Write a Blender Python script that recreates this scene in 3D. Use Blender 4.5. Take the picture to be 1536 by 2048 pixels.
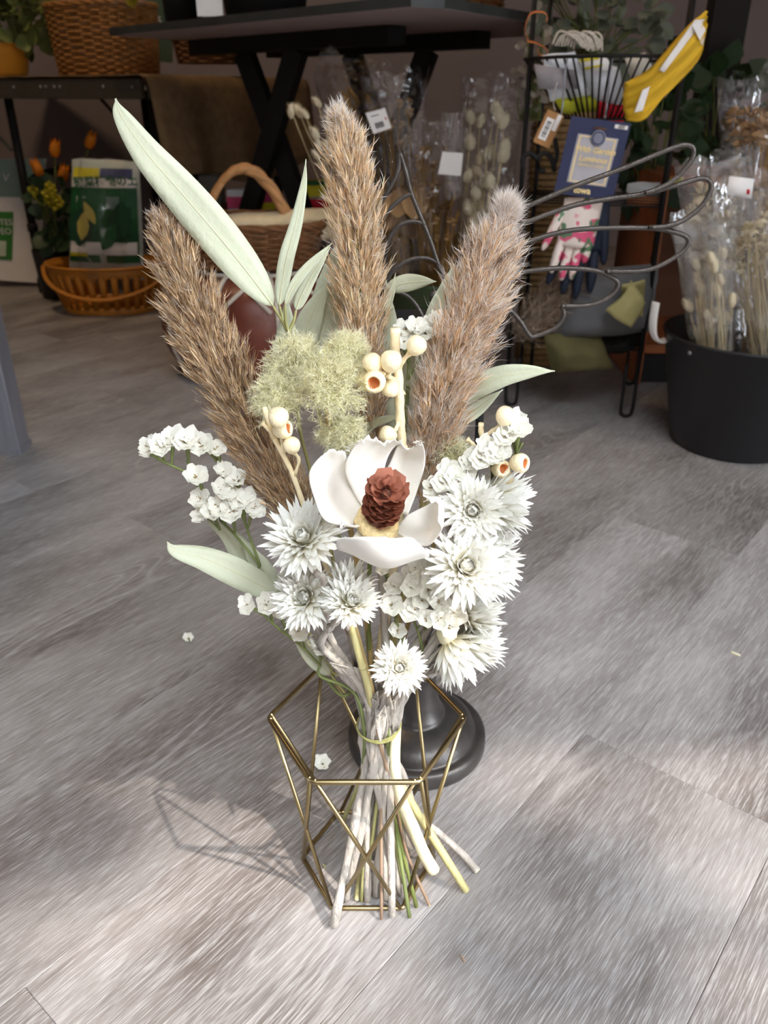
import bpy, bmesh, math, random
import numpy as np
from mathutils import Vector, Matrix, noise as mnoise

for _o in list(bpy.data.objects): bpy.data.objects.remove(_o)
SC = bpy.context.scene
COL = SC.collection
R = math.radians
rnd = random.Random(7)

# ------------------------------------------------------------------ camera, world, lights, exposure
FPX, PITCH, CAMH = 1620.0, R(27.4), 0.55
cam = bpy.data.cameras.new('camera'); camo = bpy.data.objects.new('camera', cam); COL.objects.link(camo)
camo.location = (0, 0, CAMH); camo.rotation_euler = (R(90) - PITCH, 0, 0)
cam.sensor_fit = 'VERTICAL'; cam.sensor_height = 36.0; cam.sensor_width = 27.0
cam.lens = FPX / 2048 * 36.0; cam.clip_start = 0.02
cam.dof.use_dof = True; cam.dof.focus_distance = 0.50; cam.dof.aperture_fstop = 12.0
SC.camera = camo
SC.view_settings.view_transform = 'Standard'; SC.view_settings.look = 'None'
SC.view_settings.gamma = 1.0; SC.view_settings.use_curve_mapping = False
SC.view_settings.exposure = 0.64

w = bpy.data.worlds.new('sky'); SC.world = w; w.use_nodes = True
w.node_tree.nodes['Background'].inputs[0].default_value = (0.84, 0.92, 1.0, 1)
w.node_tree.nodes['Background'].inputs[1].default_value = 10.5

def lamp(name, kind, loc, energy, color, **k):
    l = bpy.data.lights.new(name, kind); l.energy = energy; l.color = color
    for a, b in k.items(): setattr(l, a, b)
    o = bpy.data.objects.new(name, l); COL.objects.link(o); o.location = loc
    return o
SUND = Vector((0.60, -0.36, 0.74)).normalized()
sun = lamp('sun', 'SUN', (3, -2, 4), 3.3, (1.0, 0.90, 0.80), angle=R(1.0))
sun.rotation_euler = SUND.to_track_quat('Z', 'Y').to_euler()
# warm ceiling lamp of the shop, above the left aisle
cl = lamp('ceiling_lamp_light', 'AREA', (-1.0, 1.75, 2.85), 13, (1.0, 0.70, 0.42), shape='DISK', size=0.5)

# ------------------------------------------------------------------ pixel -> place
_c, _s = math.cos(PITCH), math.sin(PITCH)
def ray(x, y):
    b = (1024 - y) / FPX
    return Vector(((x - 768) / FPX, _c + b * _s, -_s + b * _c))
def aty(x, y, Y):
    r = ray(x, y); return Vector((0, 0, CAMH)) + r * (Y / r.y)
def atz(x, y, z=0.0):
    r = ray(x, y); return Vector((0, 0, CAMH)) + r * ((z - CAMH) / r.z)
def pxm(Y, z=0.3):            # metres per photo pixel around a place
    return (Y * _c + (CAMH - z) * _s) / FPX
def lin(r, g, b):
    f = lambda v: ((v / 255 + .055) / 1.055) ** 2.4 if v > 10 else v / 255 / 12.92
    return (f(r), f(g), f(b), 1)

# ------------------------------------------------------------------ materials
def newmat(name):
    m = bpy.data.materials.new(name); m.use_nodes = True
    nt = m.node_tree; b = nt.nodes['Principled BSDF']
    return m, nt, b
def N(nt, t, **k):
    n = nt.nodes.new(t)
    for a, v in k.items():
        if a in ('op',): n.operation = v
        elif hasattr(n, a) and a not in ('inputs',): setattr(n, a, v)
    return n
def mat(name, col, rough=.6, var=.12, scale=30, bump=0, bscale=200, metal=0, trans=0, spec=.4, stretch=None, sheen=0):
    """procedural surface: colour mottled by noise, fine relief, optional light let through"""
    m, nt, b = newmat(name); L = nt.links
    tc = N(nt, 'ShaderNodeTexCoord'); mp = N(nt, 'ShaderNodeMapping')
    L.new(tc.outputs['Object'], mp.inputs[0])
    if stretch: mp.inputs['Scale'].default_value = stretch
    nz = N(nt, 'ShaderNodeTexNoise'); nz.inputs['Scale'].default_value = scale; nz.inputs['Detail'].default_value = 4
    L.new(mp.outputs[0], nz.inputs['Vector'])
    cr = N(nt, 'ShaderNodeValToRGB')
    c = col
    cr.color_ramp.elements[0].position = .3; cr.color_ramp.elements[1].position = .7
    cr.color_ramp.elements[0].color = (c[0] * (1 - var), c[1] * (1 - var), c[2] * (1 - var), 1)
    cr.color_ramp.elements[1].color = (min(1, c[0] * (1 + var)), min(1, c[1] * (1 + var)), min(1, c[2] * (1 + var)), 1)
    L.new(nz.outputs['Fac'], cr.inputs[0]); L.new(cr.outputs[0], b.inputs['Base Color'])
    b.inputs['Roughness'].default_value = rough; b.inputs['Metallic'].default_value = metal
    b.inputs['Specular IOR Level'].default_value = spec
    if sheen: b.inputs['Sheen Weight'].default_value = sheen
    if bump:
        n2 = N(nt, 'ShaderNodeTexNoise'); n2.inputs['Scale'].default_value = bscale; n2.inputs['Detail'].default_value = 3
        L.new(mp.outputs[0], n2.inputs['Vector'])
        bp = N(nt, 'ShaderNodeBump'); bp.inputs['Strength'].default_value = bump; bp.inputs['Distance'].default_value = .002
        L.new(n2.outputs['Fac'], bp.inputs['Height']); L.new(bp.outputs[0], b.inputs['Normal'])
    if trans:
        t = N(nt, 'ShaderNodeBsdfTranslucent'); mx = N(nt, 'ShaderNodeMixShader'); mx.inputs[0].default_value = trans
        L.new(cr.outputs[0], t.inputs[0]); L.new(b.outputs[0], mx.inputs[1]); L.new(t.outputs[0], mx.inputs[2])
        L.new(mx.outputs[0], nt.nodes['Material Output'].inputs[0])
    return m
def attrmat(name, rough=.6, trans=.25, spec=.25):
    """colour of each fibre stored on the fibre itself"""
    m, nt, b = newmat(name); L = nt.links
    a = N(nt, 'ShaderNodeVertexColor'); a.layer_name = 'tint'
    L.new(a.outputs[0], b.inputs['Base Color']); b.inputs['Roughness'].default_value = rough
    b.inputs['Specular IOR Level'].default_value = spec
    t = N(nt, 'ShaderNodeBsdfTranslucent'); mx = N(nt, 'ShaderNodeMixShader'); mx.inputs[0].default_value = trans
    L.new(a.outputs[0], t.inputs[0]); L.new(b.outputs[0], mx.inputs[1]); L.new(t.outputs[0], mx.inputs[2])
    L.new(mx.outputs[0], nt.nodes['Material Output'].inputs[0])
    return m
def film(name, tint=(1, 1, 1, 1), gloss=.05, rough=.035, milk=.012):
    """clear crinkled film"""
    m, nt, b = newmat(name); L = nt.links
    nt.nodes.remove(b)
    tr = N(nt, 'ShaderNodeBsdfTransparent'); tr.inputs[0].default_value = tint
    gl = N(nt, 'ShaderNodeBsdfGlossy'); gl.inputs['Roughness'].default_value = rough
    df = N(nt, 'ShaderNodeBsdfDiffuse'); df.inputs[0].default_value = (.85, .88, .9, 1)
    tc = N(nt, 'ShaderNodeTexCoord'); n2 = N(nt, 'ShaderNodeTexNoise'); n2.inputs['Scale'].default_value = 22; n2.inputs['Detail'].default_value = 2
    L.new(tc.outputs['Object'], n2.inputs['Vector'])
    bp = N(nt, 'ShaderNodeBump'); bp.inputs['Strength'].default_value = .7; bp.inputs['Distance'].default_value = .02
    L.new(n2.outputs['Fac'], bp.inputs['Height']); L.new(bp.outputs[0], gl.inputs['Normal'])
    fr = N(nt, 'ShaderNodeLayerWeight'); fr.inputs[0].default_value = .45; L.new(bp.outputs[0], fr.inputs['Normal'])
    ma = N(nt, 'ShaderNodeMath', op='MULTIPLY_ADD'); ma.inputs[1].default_value = .30; ma.inputs[2].default_value = gloss
    L.new(fr.outputs['Fresnel'], ma.inputs[0])
    m1 = N(nt, 'ShaderNodeMixShader'); L.new(ma.outputs[0], m1.inputs[0]); L.new(tr.outputs[0], m1.inputs[1]); L.new(gl.outputs[0], m1.inputs[2])
    m2 = N(nt, 'ShaderNodeMixShader'); m2.inputs[0].default_value = milk; L.new(m1.outputs[0], m2.inputs[1]); L.new(df.outputs[0], m2.inputs[2])
    L.new(m2.outputs[0], nt.nodes['Material Output'].inputs[0])
    return m

# ------------------------------------------------------------------ mesh helpers
ORG = {}
def tag(o, label=None, cat=None, group=None, kind=None):
    if label: o['label'] = label
    if cat: o['category'] = cat
    if group: o['group'] = group
    if kind: o['kind'] = kind
    return o
def thing(name, label, cat, loc, group=None):
    o = bpy.data.objects.new(name, None); COL.objects.link(o)
    o.location = loc; o.empty_display_size = .02; ORG[o] = Vector(loc)
    return tag(o, label, cat, group)
class MB:
    def __init__(s): s.v = []; s.f = []; s.c = []
    def add(s, vs, fs):
        k = len(s.v); s.v += [tuple(v) for v in vs]; s.f += [tuple(i + k for i in f) for f in fs]; return s
    def box(s, cx, cy, cz, sx, sy, sz, rot=None):
        M = Matrix.Translation((cx, cy, cz)) @ (rot.to_4x4() if rot else Matrix())
        P = [M @ Vector((x * sx / 2, y * sy / 2, z * sz / 2)) for x in (-1, 1) for y in (-1, 1) for z in (-1, 1)]
        return s.add(P, [(0, 1, 3, 2), (4, 6, 7, 5), (0, 4, 5, 1), (2, 3, 7, 6), (0, 2, 6, 4), (1, 5, 7, 3)])
    def bar(s, a, b, wx, wy, up=(0, 0, 1)):
        a, b = Vector(a), Vector(b); d = (b - a); L = d.length; d.normalize()
        u = Vector(up); x = d.cross(u)
        if x.length < 1e-4: x = d.cross(Vector((1, 0, 0)))
        x.normalize(); y = x.cross(d)
        m = (a + b) / 2
        rot = Matrix((x, y, d)).transposed()
        return s.box(m.x, m.y, m.z, wx, wy, L, rot)
    def tube(s, path, rad, n=8, cap=True, flat=1.0):
        path = [Vector(p) for p in path]; m = len(path)
        if not hasattr(rad, '__len__'): rad = [rad] * m
        T = []
        for i in range(m):
            t = path[min(i + 1, m - 1)] - path[max(i - 1, 0)]
            T.append(t.normalized() if t.length > 1e-9 else Vector((0, 0, 1)))
        u = T[0].cross(Vector((0, 0, 1)))
        if u.length < .05: u = T[0].cross(Vector((1, 0, 0)))
        u.normalize(); vs = []
        for i in range(m):
            u = (u - T[i] * u.dot(T[i])).normalized(); v = T[i].cross(u)
            for k in range(n):
                a = 2 * math.pi * k / n
                vs.append(path[i] + (u * math.cos(a) + v * math.sin(a) * flat) * rad[i])
        fs = [(i * n + k, i * n + (k + 1) % n, (i + 1) * n + (k + 1) % n, (i + 1) * n + k) for i in range(m - 1) for k in range(n)]
        if cap: fs += [tuple(range(n))[::-1], tuple((m - 1) * n + k for k in range(n))]
        return s.add(vs, fs)
    def lathe(s, prof, c=(0, 0, 0), n=32, axis=None, sx=1, sy=1, jit=0, cap=True):
        c = Vector(c); M = Matrix.Identity(3)
        if axis is not None: M = Vector(axis).to_track_quat('Z', 'Y').to_matrix()
        vs = []
        for (r, z) in prof:
            for k in range(n):
                a = 2 * math.pi * k / n
                rr = r * (1 + jit * math.sin(3 * a + z * 300) * .5 + jit * math.sin(7 * a - z * 200) * .3) if jit else r
                vs.append(c + M @ Vector((rr * math.cos(a) * sx, rr * math.sin(a) * sy, z)))
        m = len(prof)
        fs = [(i * n + k, i * n + (k + 1) % n, (i + 1) * n + (k + 1) % n, (i + 1) * n + k) for i in range(m - 1) for k in range(n)]
        if cap and prof[0][0] > 1e-6: fs.append(tuple(range(n))[::-1])
        if cap and prof[-1][0] > 1e-6: fs.append(tuple((m - 1) * n + k for k in range(n)))
        return s.add(vs, fs)
    def grid(s, P, closed=False):
        m, n = len(P), len(P[0]); vs = [p for r in P for p in r]
        fs = [(i * n + k, i * n + (k + 1) % n, (i + 1) * n + (k + 1) % n, (i + 1) * n + k) for i in range(m - 1) for k in range(n if closed else n - 1)]
        return s.add(vs, fs)
    def mesh(s, name, org=(0, 0, 0)):
        me = bpy.data.meshes.new(name); o = Vector(org)
        me.from_pydata([(v[0] - o.x, v[1] - o.y, v[2] - o.z) for v in s.v], [], s.f); me.update()
        return me
    def build(s, name, m, parent=None, smooth=True, org=None, solid=0, bevel=0):
        og = Vector(org) if org is not None else (ORG[parent] if parent else Vector((0, 0, 0)))
        me = s.mesh(name, og)
        if solid or bevel: pass
        if smooth: me.polygons.foreach_set('use_smooth', [True] * len(me.polygons))
        me.materials.append(m)
        o = bpy.data.objects.new(name, me); COL.objects.link(o)
        ORG[o] = og
        if parent: o.parent = parent
        else: o.location = og
        if bevel:
            md = o.modifiers.new('bevel', 'BEVEL'); md.width = bevel; md.segments = 2; md.limit_method = 'ANGLE'
        if solid:
            md = o.modifiers.new('solid', 'SOLIDIFY'); md.thickness = solid; md.offset = 0
        return o
def inst(me, name, parent, M):
    """one more piece sharing mesh data; M is its world matrix"""
    o = bpy.data.objects.new(name, me); COL.objects.link(o)
    o.parent = parent
    o.matrix_local = Matrix.Translation(-ORG[parent]) @ M
    return o
def cr(pts, n=8):
    """smooth curve through points"""
    P = [Vector(p) for p in pts]
    if len(P) < 3:
        return [P[0].lerp(P[-1], i / n) for i in range(n + 1)]
    P = [P[0] * 2 - P[1]] + P + [P[-1] * 2 - P[-2]]
    out = []
    for i in range(1, len(P) - 2):
        a, b, c, d = P[i - 1:i + 3]
        for k in range(n):
            t = k / n
            out.append(.5 * ((2 * b) + (c - a) * t + (2 * a - 5 * b + 4 * c - d) * t * t + (3 * b - a - 3 * c + d) * t ** 3))
    out.append(P[-2]); return out
def crv(vals, n=8):
    return [v.x for v in cr([Vector((a, 0, 0)) for a in vals], n)] if len(vals) > 2 else [vals[0] + (vals[-1] - vals[0]) * i / n for i in range(n + 1)]
def patch(ctrl, nu=6, nv=6):
    """smooth sheet through a grid of control points"""
    rows = [cr(r, nv) for r in ctrl]
    cols = [cr([r[k] for r in rows], nu) for k in range(len(rows[0]))]
    return [[cols[k][i] for k in range(len(cols))] for i in range(len(cols[0]))]
def basis(x, y, z, loc, sc=1.0):
    M = Matrix(((x.x, y.x, z.x, 0), (x.y, y.y, z.y, 0), (x.z, y.z, z.z, 0), (0, 0, 0, 1)))
    return Matrix.Translation(loc) @ M @ Matrix.Scale(sc, 4)
def frame(z, hint=(0, 0, 1)):
    z = Vector(z).normalized(); x = Vector(hint).cross(z)
    if x.length < .05: x = Vector((1, 0, 0)).cross(z)
    x.normalize(); return x, z.cross(x), z
def fibres(name, S, E, W, colA, colB, m, parent, kind='stuff', bend=None, jit=.12, seed=1):
    """thousands of thin blades S->E of width W, each with its own tint (numpy)"""
    g = np.random.default_rng(seed); n = len(S)
    S = np.asarray(S, float); E = np.asarray(E, float); d = E - S
    rv = g.normal(size=(n, 3)); side = np.cross(d, rv); side /= np.linalg.norm(side, axis=1)[:, None] + 1e-9
    W = np.asarray(W, float).reshape(-1, 1) * np.ones((n, 1))
    mid = S + d * .45
    if bend is not None: mid = mid + bend * g.normal(size=(n, 3)) * np.linalg.norm(d, axis=1)[:, None]
    V = np.stack([S - side * W * .3, S + side * W * .3, mid + side * W * .5, mid - side * W * .5, E], 1).reshape(-1, 3)
    o = np.array(ORG[parent]); V = V - o
    me = bpy.data.meshes.new(name)
    i0 = (np.arange(n) * 5)[:, None]
    quads = i0 + np.array([[0, 1, 2, 3]]); tris = i0 + np.array([[3, 2, 4]])
    me.vertices.add(n * 5); me.vertices.foreach_set('co', V.ravel())
    me.loops.add(n * 7); lv = np.concatenate([quads, tris], 1).ravel(); me.loops.foreach_set('vertex_index', lv)
    me.polygons.add(n * 2); ls = (np.arange(n)[:, None] * 7 + np.array([[0, 4]])).ravel()
    me.polygons.foreach_set('loop_start', ls)
    me.polygons.foreach_set('loop_total', np.tile([4, 3], n))
    me.update(calc_edges=True)
    t = g.random((n, 1)); ca, cb = np.array(colA[:3]), np.array(colB[:3])
    c = (ca * (1 - t) + cb * t) * (1 + jit * g.normal(size=(n, 1)))
    c = np.clip(np.repeat(c, 5, 0), 0, 1); c = np.concatenate([c, np.ones((n * 5, 1))], 1)
    at = me.color_attributes.new('tint', 'FLOAT_COLOR', 'POINT'); at.data.foreach_set('color', c.ravel())
    me.materials.append(m)
    ob = bpy.data.objects.new(name, me); COL.objects.link(ob); ob.parent = parent; ORG[ob] = ORG[parent]
    if kind: ob['kind'] = kind
    return ob
def textmesh(body, size, loc, x, y, m, parent, name='lettering', align='CENTER', extrude=.0002, shear=0, bold=0):
    cu = bpy.data.curves.new(name, 'FONT'); cu.body = body; cu.size = size; cu.align_x = align; cu.align_y = 'CENTER'
    cu.extrude = extrude; cu.shear = shear; cu.offset = bold; cu.resolution_u = 3
    t = bpy.data.objects.new(name, cu); COL.objects.link(t)
    dg = bpy.context.evaluated_depsgraph_get()
    me = bpy.data.meshes.new_from_object(t.evaluated_get(dg)); bpy.data.objects.remove(t)
    me.materials.clear(); me.materials.append(m)
    x, y = Vector(x).normalized(), Vector(y); z = x.cross(y).normalized(); y = z.cross(x)
    o = inst(me, name, parent, basis(x, y, z, Vector(loc)))
    return o

# ------------------------------------------------------------------ room: floor of planks, walls, ceiling
UA = math.atan2(.771, .637)
def floor_material():
    m, nt, b = newmat('grey_oak_plank'); L = nt.links
    tc = N(nt, 'ShaderNodeTexCoord'); oi = N(nt, 'ShaderNodeObjectInfo')
    off = N(nt, 'ShaderNodeVectorMath', op='SCALE'); off.inputs[3].default_value = 37.0
    cx = N(nt, 'ShaderNodeCombineXYZ'); L.new(oi.outputs['Random'], cx.inputs[0]); L.new(oi.outputs['Random'], cx.inputs[1]); L.new(oi.outputs['Random'], cx.inputs[2])
    L.new(cx.outputs[0], off.inputs[0])
    ad = N(nt, 'ShaderNodeVectorMath', op='ADD'); L.new(tc.outputs['Object'], ad.inputs[0]); L.new(off.outputs[0], ad.inputs[1])
    def nz(sc, detail=3, rough=.5, dist=0):
        mp = N(nt, 'ShaderNodeMapping'); mp.inputs['Scale'].default_value = sc; L.new(ad.outputs[0], mp.inputs[0])
        t = N(nt, 'ShaderNodeTexNoise'); t.inputs['Scale'].default_value = 1; t.inputs['Detail'].default_value = detail
        t.inputs['Roughness'].default_value = rough; t.inputs['Distortion'].default_value = dist
        L.new(mp.outputs[0], t.inputs['Vector']); return t.outputs['Fac']
    def ramp(src, a, b, ca=(0, 0, 0, 1), cb=(1, 1, 1, 1)):
        r = N(nt, 'ShaderNodeValToRGB'); r.color_ramp.elements[0].position = a; r.color_ramp.elements[1].position = b
        r.color_ramp.elements[0].color = ca; r.color_ramp.elements[1].color = cb; L.new(src, r.inputs[0]); return r.outputs[0]
    def mixc(f, a, b2, mode='MIX'):
        x = N(nt, 'ShaderNodeMix'); x.data_type = 'RGBA'; x.blend_type = mode
        if hasattr(f, 'links') or not isinstance(f, float): L.new(f, x.inputs[0])
        else: x.inputs[0].default_value = f
        for s, k in ((a, 6), (b2, 7)):
            if isinstance(s, tuple): x.inputs[k].default_value = s
            else: L.new(s, x.inputs[k])
        return x.outputs[2]
    broad = nz((3.2, 9, 1), 3, .55, .6)            # cloudy light and dark zones of the board
    base = ramp(broad, .34, .68, (.125, .105, .096, 1), (.315, .290, .280, 1))
    # long grain figure (flat-sawn arches)
    mp = N(nt, 'ShaderNodeMapping'); mp.inputs['Scale'].default_value = (2.4, 13, 1); L.new(ad.outputs[0], mp.inputs[0])
    nd = N(nt, 'ShaderNodeTexNoise'); nd.inputs['Scale'].default_value = .9; nd.inputs['Detail'].default_value = 1; L.new(mp.outputs[0], nd.inputs['Vector'])
    mm = N(nt, 'ShaderNodeMath', op='MULTIPLY'); mm.inputs[1].default_value = 26; L.new(nd.outputs['Fac'], mm.inputs[0])
    fr = N(nt, 'ShaderNodeMath', op='PINGPONG'); fr.inputs[1].default_value = .5; L.new(mm.outputs[0], fr.inputs[0])
    arch = ramp(fr.outputs[0], .30, .5)
    amask = ramp(nz((2.2, 5, 1), 1), .52, .66)
    am = N(nt, 'ShaderNodeMath', op='MULTIPLY'); L.new(arch, am.inputs[0]); L.new(amask, am.inputs[1])
    am2 = N(nt, 'ShaderNodeMath', op='MULTIPLY'); am2.inputs[1].default_value = .55; L.new(am.outputs[0], am2.inputs[0])
    c1 = mixc(am2.outputs[0], base, (.42, .395, .385, 1))
    # fine limed pores running with the board
    fine = nz((40, 950, 1), 4, .65); lime = ramp(fine, .46, .68)
    lm = N(nt, 'ShaderNodeMath', op='MULTIPLY'); lm.inputs[1].default_value = .58; L.new(lime, lm.inputs[0])
    c2 = mixc(lm.outputs[0], c1, (.56, .545, .54, 1))
    dark = ramp(nz((26, 560, 1), 4, .65), .54, .72)
    dm = N(nt, 'ShaderNodeMath', op='MULTIPLY'); dm.inputs[1].default_value = .55; L.new(dark, dm.inputs[0])
    c3 = mixc(dm.outputs[0], c2, (.075, .062, .055, 1))
    tone = N(nt, 'ShaderNodeMath', op='MULTIPLY_ADD'); tone.inputs[1].default_value = .22; tone.inputs[2].default_value = .89; L.new(oi.outputs['Random'], tone.inputs[0])
    sc = N(nt, 'ShaderNodeVectorMath', op='SCALE'); L.new(c3, sc.inputs[0]); L.new(tone.outputs[0], sc.inputs[3])
    L.new(sc.outputs[0], b.inputs['Base Color'])
    b.inputs['Roughness'].default_value = .46; b.inputs['Specular IOR Level'].default_value = .42
    bp = N(nt, 'ShaderNodeBump'); bp.inputs['Strength'].default_value = .35; bp.inputs['Distance'].default_value = .0006
    L.new(fine, bp.inputs['Height']); L.new(bp.outputs[0], b.inputs['Normal'])
    return m
M_FLOOR = floor_material()
M_SUB = mat('subfloor_dark', (.03, .027, .025, 1), .9)
M_WALL = mat('wall_plaster', lin(136, 126, 127), .85, .05, 6, .25, 260)
M_CEIL = mat('ceiling_board', lin(120, 116, 112), .9, .04, 5)
M_DARKWALL = mat('wall_dark', lin(92, 80, 72), .85, .1, 5, .2, 200)

b = MB().box(0, -1.5, -.03, 13, 12, .05); fl = b.build('floor', M_SUB, smooth=False, org=(0, 0, 0)); fl['kind'] = 'structure'
PL, PW = .913, .1815
mb = MB()
hw = PL / 2 - .0001; hv = PW / 2 - .0001; e = .0005
zs = [(-hw, -hv, -.004), (hw, -hv, -.004), (hw, hv, -.004), (-hw, hv, -.004), (-hw, -hv, -e), (hw, -hv, -e), (hw, hv, -e), (-hw, hv, -e),
      (-hw + e, -hv + e, 0), (hw - e, -hv + e, 0), (hw - e, hv - e, 0), (-hw + e, hv - e, 0)]
mb.add(zs, [(3, 2, 1, 0), (0, 1, 5, 4), (1, 2, 6, 5), (2, 3, 7, 6), (3, 0, 4, 7), (4, 5, 9, 8), (5, 6, 10, 9), (6, 7, 11, 10), (7, 4, 8, 11), (8, 9, 10, 11)])
pm = mb.mesh('plank'); pm.materials.append(M_FLOOR)
known = {0: .584, -1: .109, -4: .569}
RZ = Matrix.Rotation(UA, 4, 'Z'); ux, uy = math.cos(UA), math.sin(UA); vx, vy = uy, -ux
for k in range(-24, 13):
    u0 = known.get(k, rnd.random() * PL)
    vc = -.231 + PW * (k + .5)
    for j in range(-6, 6):
        uc = u0 + (j + .5) * PL
        X, Y = ux * uc + vx * vc, uy * uc + vy * vc
        if not (-2.9 < X < 2.4 and -1.3 < Y < 3.9): continue
        if abs(X) > 1.7 + .62 * max(Y, .3): continue
        inst(pm, 'plank', fl, Matrix.Translation((X, Y, 0)) @ RZ)
def wall(name, m, *bx):
    o = MB().box(*bx).build(name, m, smooth=False); o['kind'] = 'structure'; return o
wall('wall_back', M_WALL, 0, 3.45, 1.45, 5.4, .1, 2.9)
wall('wall_left', M_DARKWALL, -2.65, 1.6, 1.45, .1, 3.8, 2.9)
wall('wall_right', M_WALL, 2.65, 1.5, 1.45, .1, 4.0, 2.9)
wall('ceiling', M_CEIL, 0, 1.5, 2.95, 5.4, 4.0, .1)
wall('wall_sky_blocker', M_DARKWALL, 0, -6.5, 3.5, 15, .2, 7.0)      # unseen house across the lane, added and raised to cut sky light indoors
# unseen shop front, shaped to dim the back: closed left, open doorway under lintel
wall('wall_front', M_DARKWALL, -1.5, -.55, 1.45, 2.4, .1, 2.9)
wall('trim_1', M_DARKWALL, 1.1, -.55, 2.65, 3.2, .1, .5)

# unseen potted tree added as a gobo; leaves are placed to dapple the sunlight
def sun_gobo_tree():
    M_OL = mat('gobo_tree_leaf', lin(70, 86, 58), .6, .2, 20, trans=.08); M_BARK = mat('gobo_tree_bark', lin(96, 84, 70), .9, .2, 40, .6, 120)
    g = random.Random(12); c = Vector((.05, .5, .12)) + SUND * 3.6
    ft = Vector((c.x + .25, c.y - .1, 0))
    root = thing('gobo_tree', 'unseen potted olive tree added outside the open shop front to dapple the sunlight', 'tree', ft)
    MB().lathe([(0, 0), (.17, 0), (.19, .02), (.24, .38), (.255, .40), (.23, .40), (.2, .05), (0, .05)], ft, 24).build('pot', mat('gobo_tree_pot', lin(150, 96, 70), .8, .1), root)
    top = c + Vector((.1, 0, .2))
    MB().tube(cr([ft + Vector((0, 0, .1)), ft + Vector((.03, 0, .9)), ft + Vector((-.02, .02, 1.6)), c], 6), [.035 - .0012 * i for i in range(19)], 8).build('trunk', M_BARK, root)
    lit = []      # chosen spots kept sunlit: leaves that would cover them are left out
    for (x, y, r) in ((1250, 1500, .045), (1340, 1470, .05), (1440, 1500, .05), (1520, 1520, .04), (1120, 1580, .035), (560, 1725, .03), (620, 1690, .025), (500, 1760, .025), (700, 1990, .05), (560, 2030, .05), (1460, 1880, .04), (90, 1950, .04)):
        lit.append((atz(x, y), r))
    for (x, y, Y, r) in ((700, 300, .53, .03), (712, 420, .53, .03), (1000, 450, .51, .03), (960, 900, .46, .02), (840, 930, .44, .02)):
        lit.append((aty(x, y, Y), r))
    lm = MB(); rows = []
    for t, wv in ((0, .05), (.25, .36), (.55, .44), (.85, .24), (1, .01)): rows.append([Vector((-wv, t, .08 * wv)), Vector((0, t, 0)), Vector((wv, t, .08 * wv))])
    lm.grid(rows); me = lm.mesh('leaf'); me.materials.append(M_OL)
    X, Y_, Z = frame(SUND); n = 0; tries = 0; br = MB()
    while n < 290 and tries < 6000:
        tries += 1
        a = g.random() * 6.283; r = .95 * math.sqrt(g.random())
        p = c + X * r * math.cos(a) + Y_ * r * math.sin(a) + SUND * g.uniform(-.2, .3)
        if p.y > -.64: p += SUND * ((p.y + .66) / -SUND.y if SUND.y < 0 else 0)
        s = g.uniform(.15, .24)
        if any(((q - p) - SUND * (q - p).dot(SUND)).length < rr + s * .34 for q, rr in lit): continue
        z = (SUND + Vector((g.uniform(-.5, .5), g.uniform(-.5, .5), g.uniform(-.5, .5)))).normalized(); d = z.cross(Vector((g.gauss(0, 1), g.gauss(0, 1), g.gauss(0, 1)))).normalized()
        inst(me, 'leaf', root, basis(d.cross(z), d, z, p - d * s * .5, s)); n += 1
        if n % 9 == 0: br.tube(cr([c + Vector((0, 0, -.25)), c.lerp(p, .5) + Vector((0, 0, .04)), p], 4), .005, 5)
    br.build('branches', M_BARK, root)
sun_gobo_tree()

# ================================================================== THE SHOP BEHIND
M_BLACK = mat('black_paint', lin(24, 23, 23), .6, .15, 20, spec=.25)
M_BLACKMAT = mat('black_plastic', lin(20, 20, 23), .45, .1, 20, spec=.5)
M_IRON = mat('dark_iron', lin(74, 70, 68), .36, .25, 60, .12, 300, metal=.5, spec=.5)
M_IRONW = mat('iron_wire', lin(78, 72, 68), .38, .15, 80, .3, 700, metal=.6)
M_STEEL = mat('brushed_steel', lin(150, 150, 158), .4, .08, 20, metal=.7, stretch=(8, 8, .6))
M_WICK = mat('wicker', lin(158, 110, 58), .6, .25, 60, .4, 300)
M_WICKD = mat('wicker_dark', lin(120, 80, 46), .6, .25, 60, .4, 300)
M_RATTAN = mat('rattan_handle', lin(190, 140, 90), .5, .18, 50)
M_BURLAP = mat('burlap', lin(128, 104, 74), .95, .16, 40, .9, 420)
M_ORANGEW = mat('orange_basket', lin(186, 120, 38), .5, .12, 20)
M_TABLETOP = mat('table_top_edge', lin(52, 54, 52), .5, .2, 20)
M_TABLEUND = mat('table_underside', lin(168, 150, 150), .8, .05, 8)
M_CREAMPAPER = mat('cream_paper', lin(222, 206, 170), .8, .1, 30, .4, 60)
M_LEATHER = mat('brown_leather', lin(104, 50, 34), .38, .22, 14, .3, 90, spec=.5)
M_CORD = mat('white_cord', lin(206, 196, 182), .9, .15, 200, .8, 600)
M_WHITE = mat('white_card', lin(232, 228, 224), .7, .03)
M_GREYWOOD = mat('red_brown_wood', lin(142, 78, 42), .5, .25, 8, .2, 60, stretch=(1, 8, 8))
M_NAVY = mat('navy_card', lin(40, 46, 80), .6, .08)
M_GOLDP = mat('gold_foil', lin(244, 218, 158), .4, .05)
M_INK = mat('black_ink', lin(30, 30, 32), .6)
M_GREENP = mat('green_print', lin(58, 128, 52), .6, .05)
M_DGREEN = mat('dark_green_print', lin(20, 84, 44), .5, .15, 14)
M_YELP = mat('yellow_print', lin(214, 200, 40), .6, .06)
M_NAVYP = mat('blue_print', lin(70, 72, 110), .6, .06)
M_KRAFT = mat('kraft_tag', lin(166, 120, 74), .8, .08, 60)
M_FILM = film('cellophane')
M_FILM2 = film('cellophane_dull', gloss=.02, milk=.008)
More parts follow.
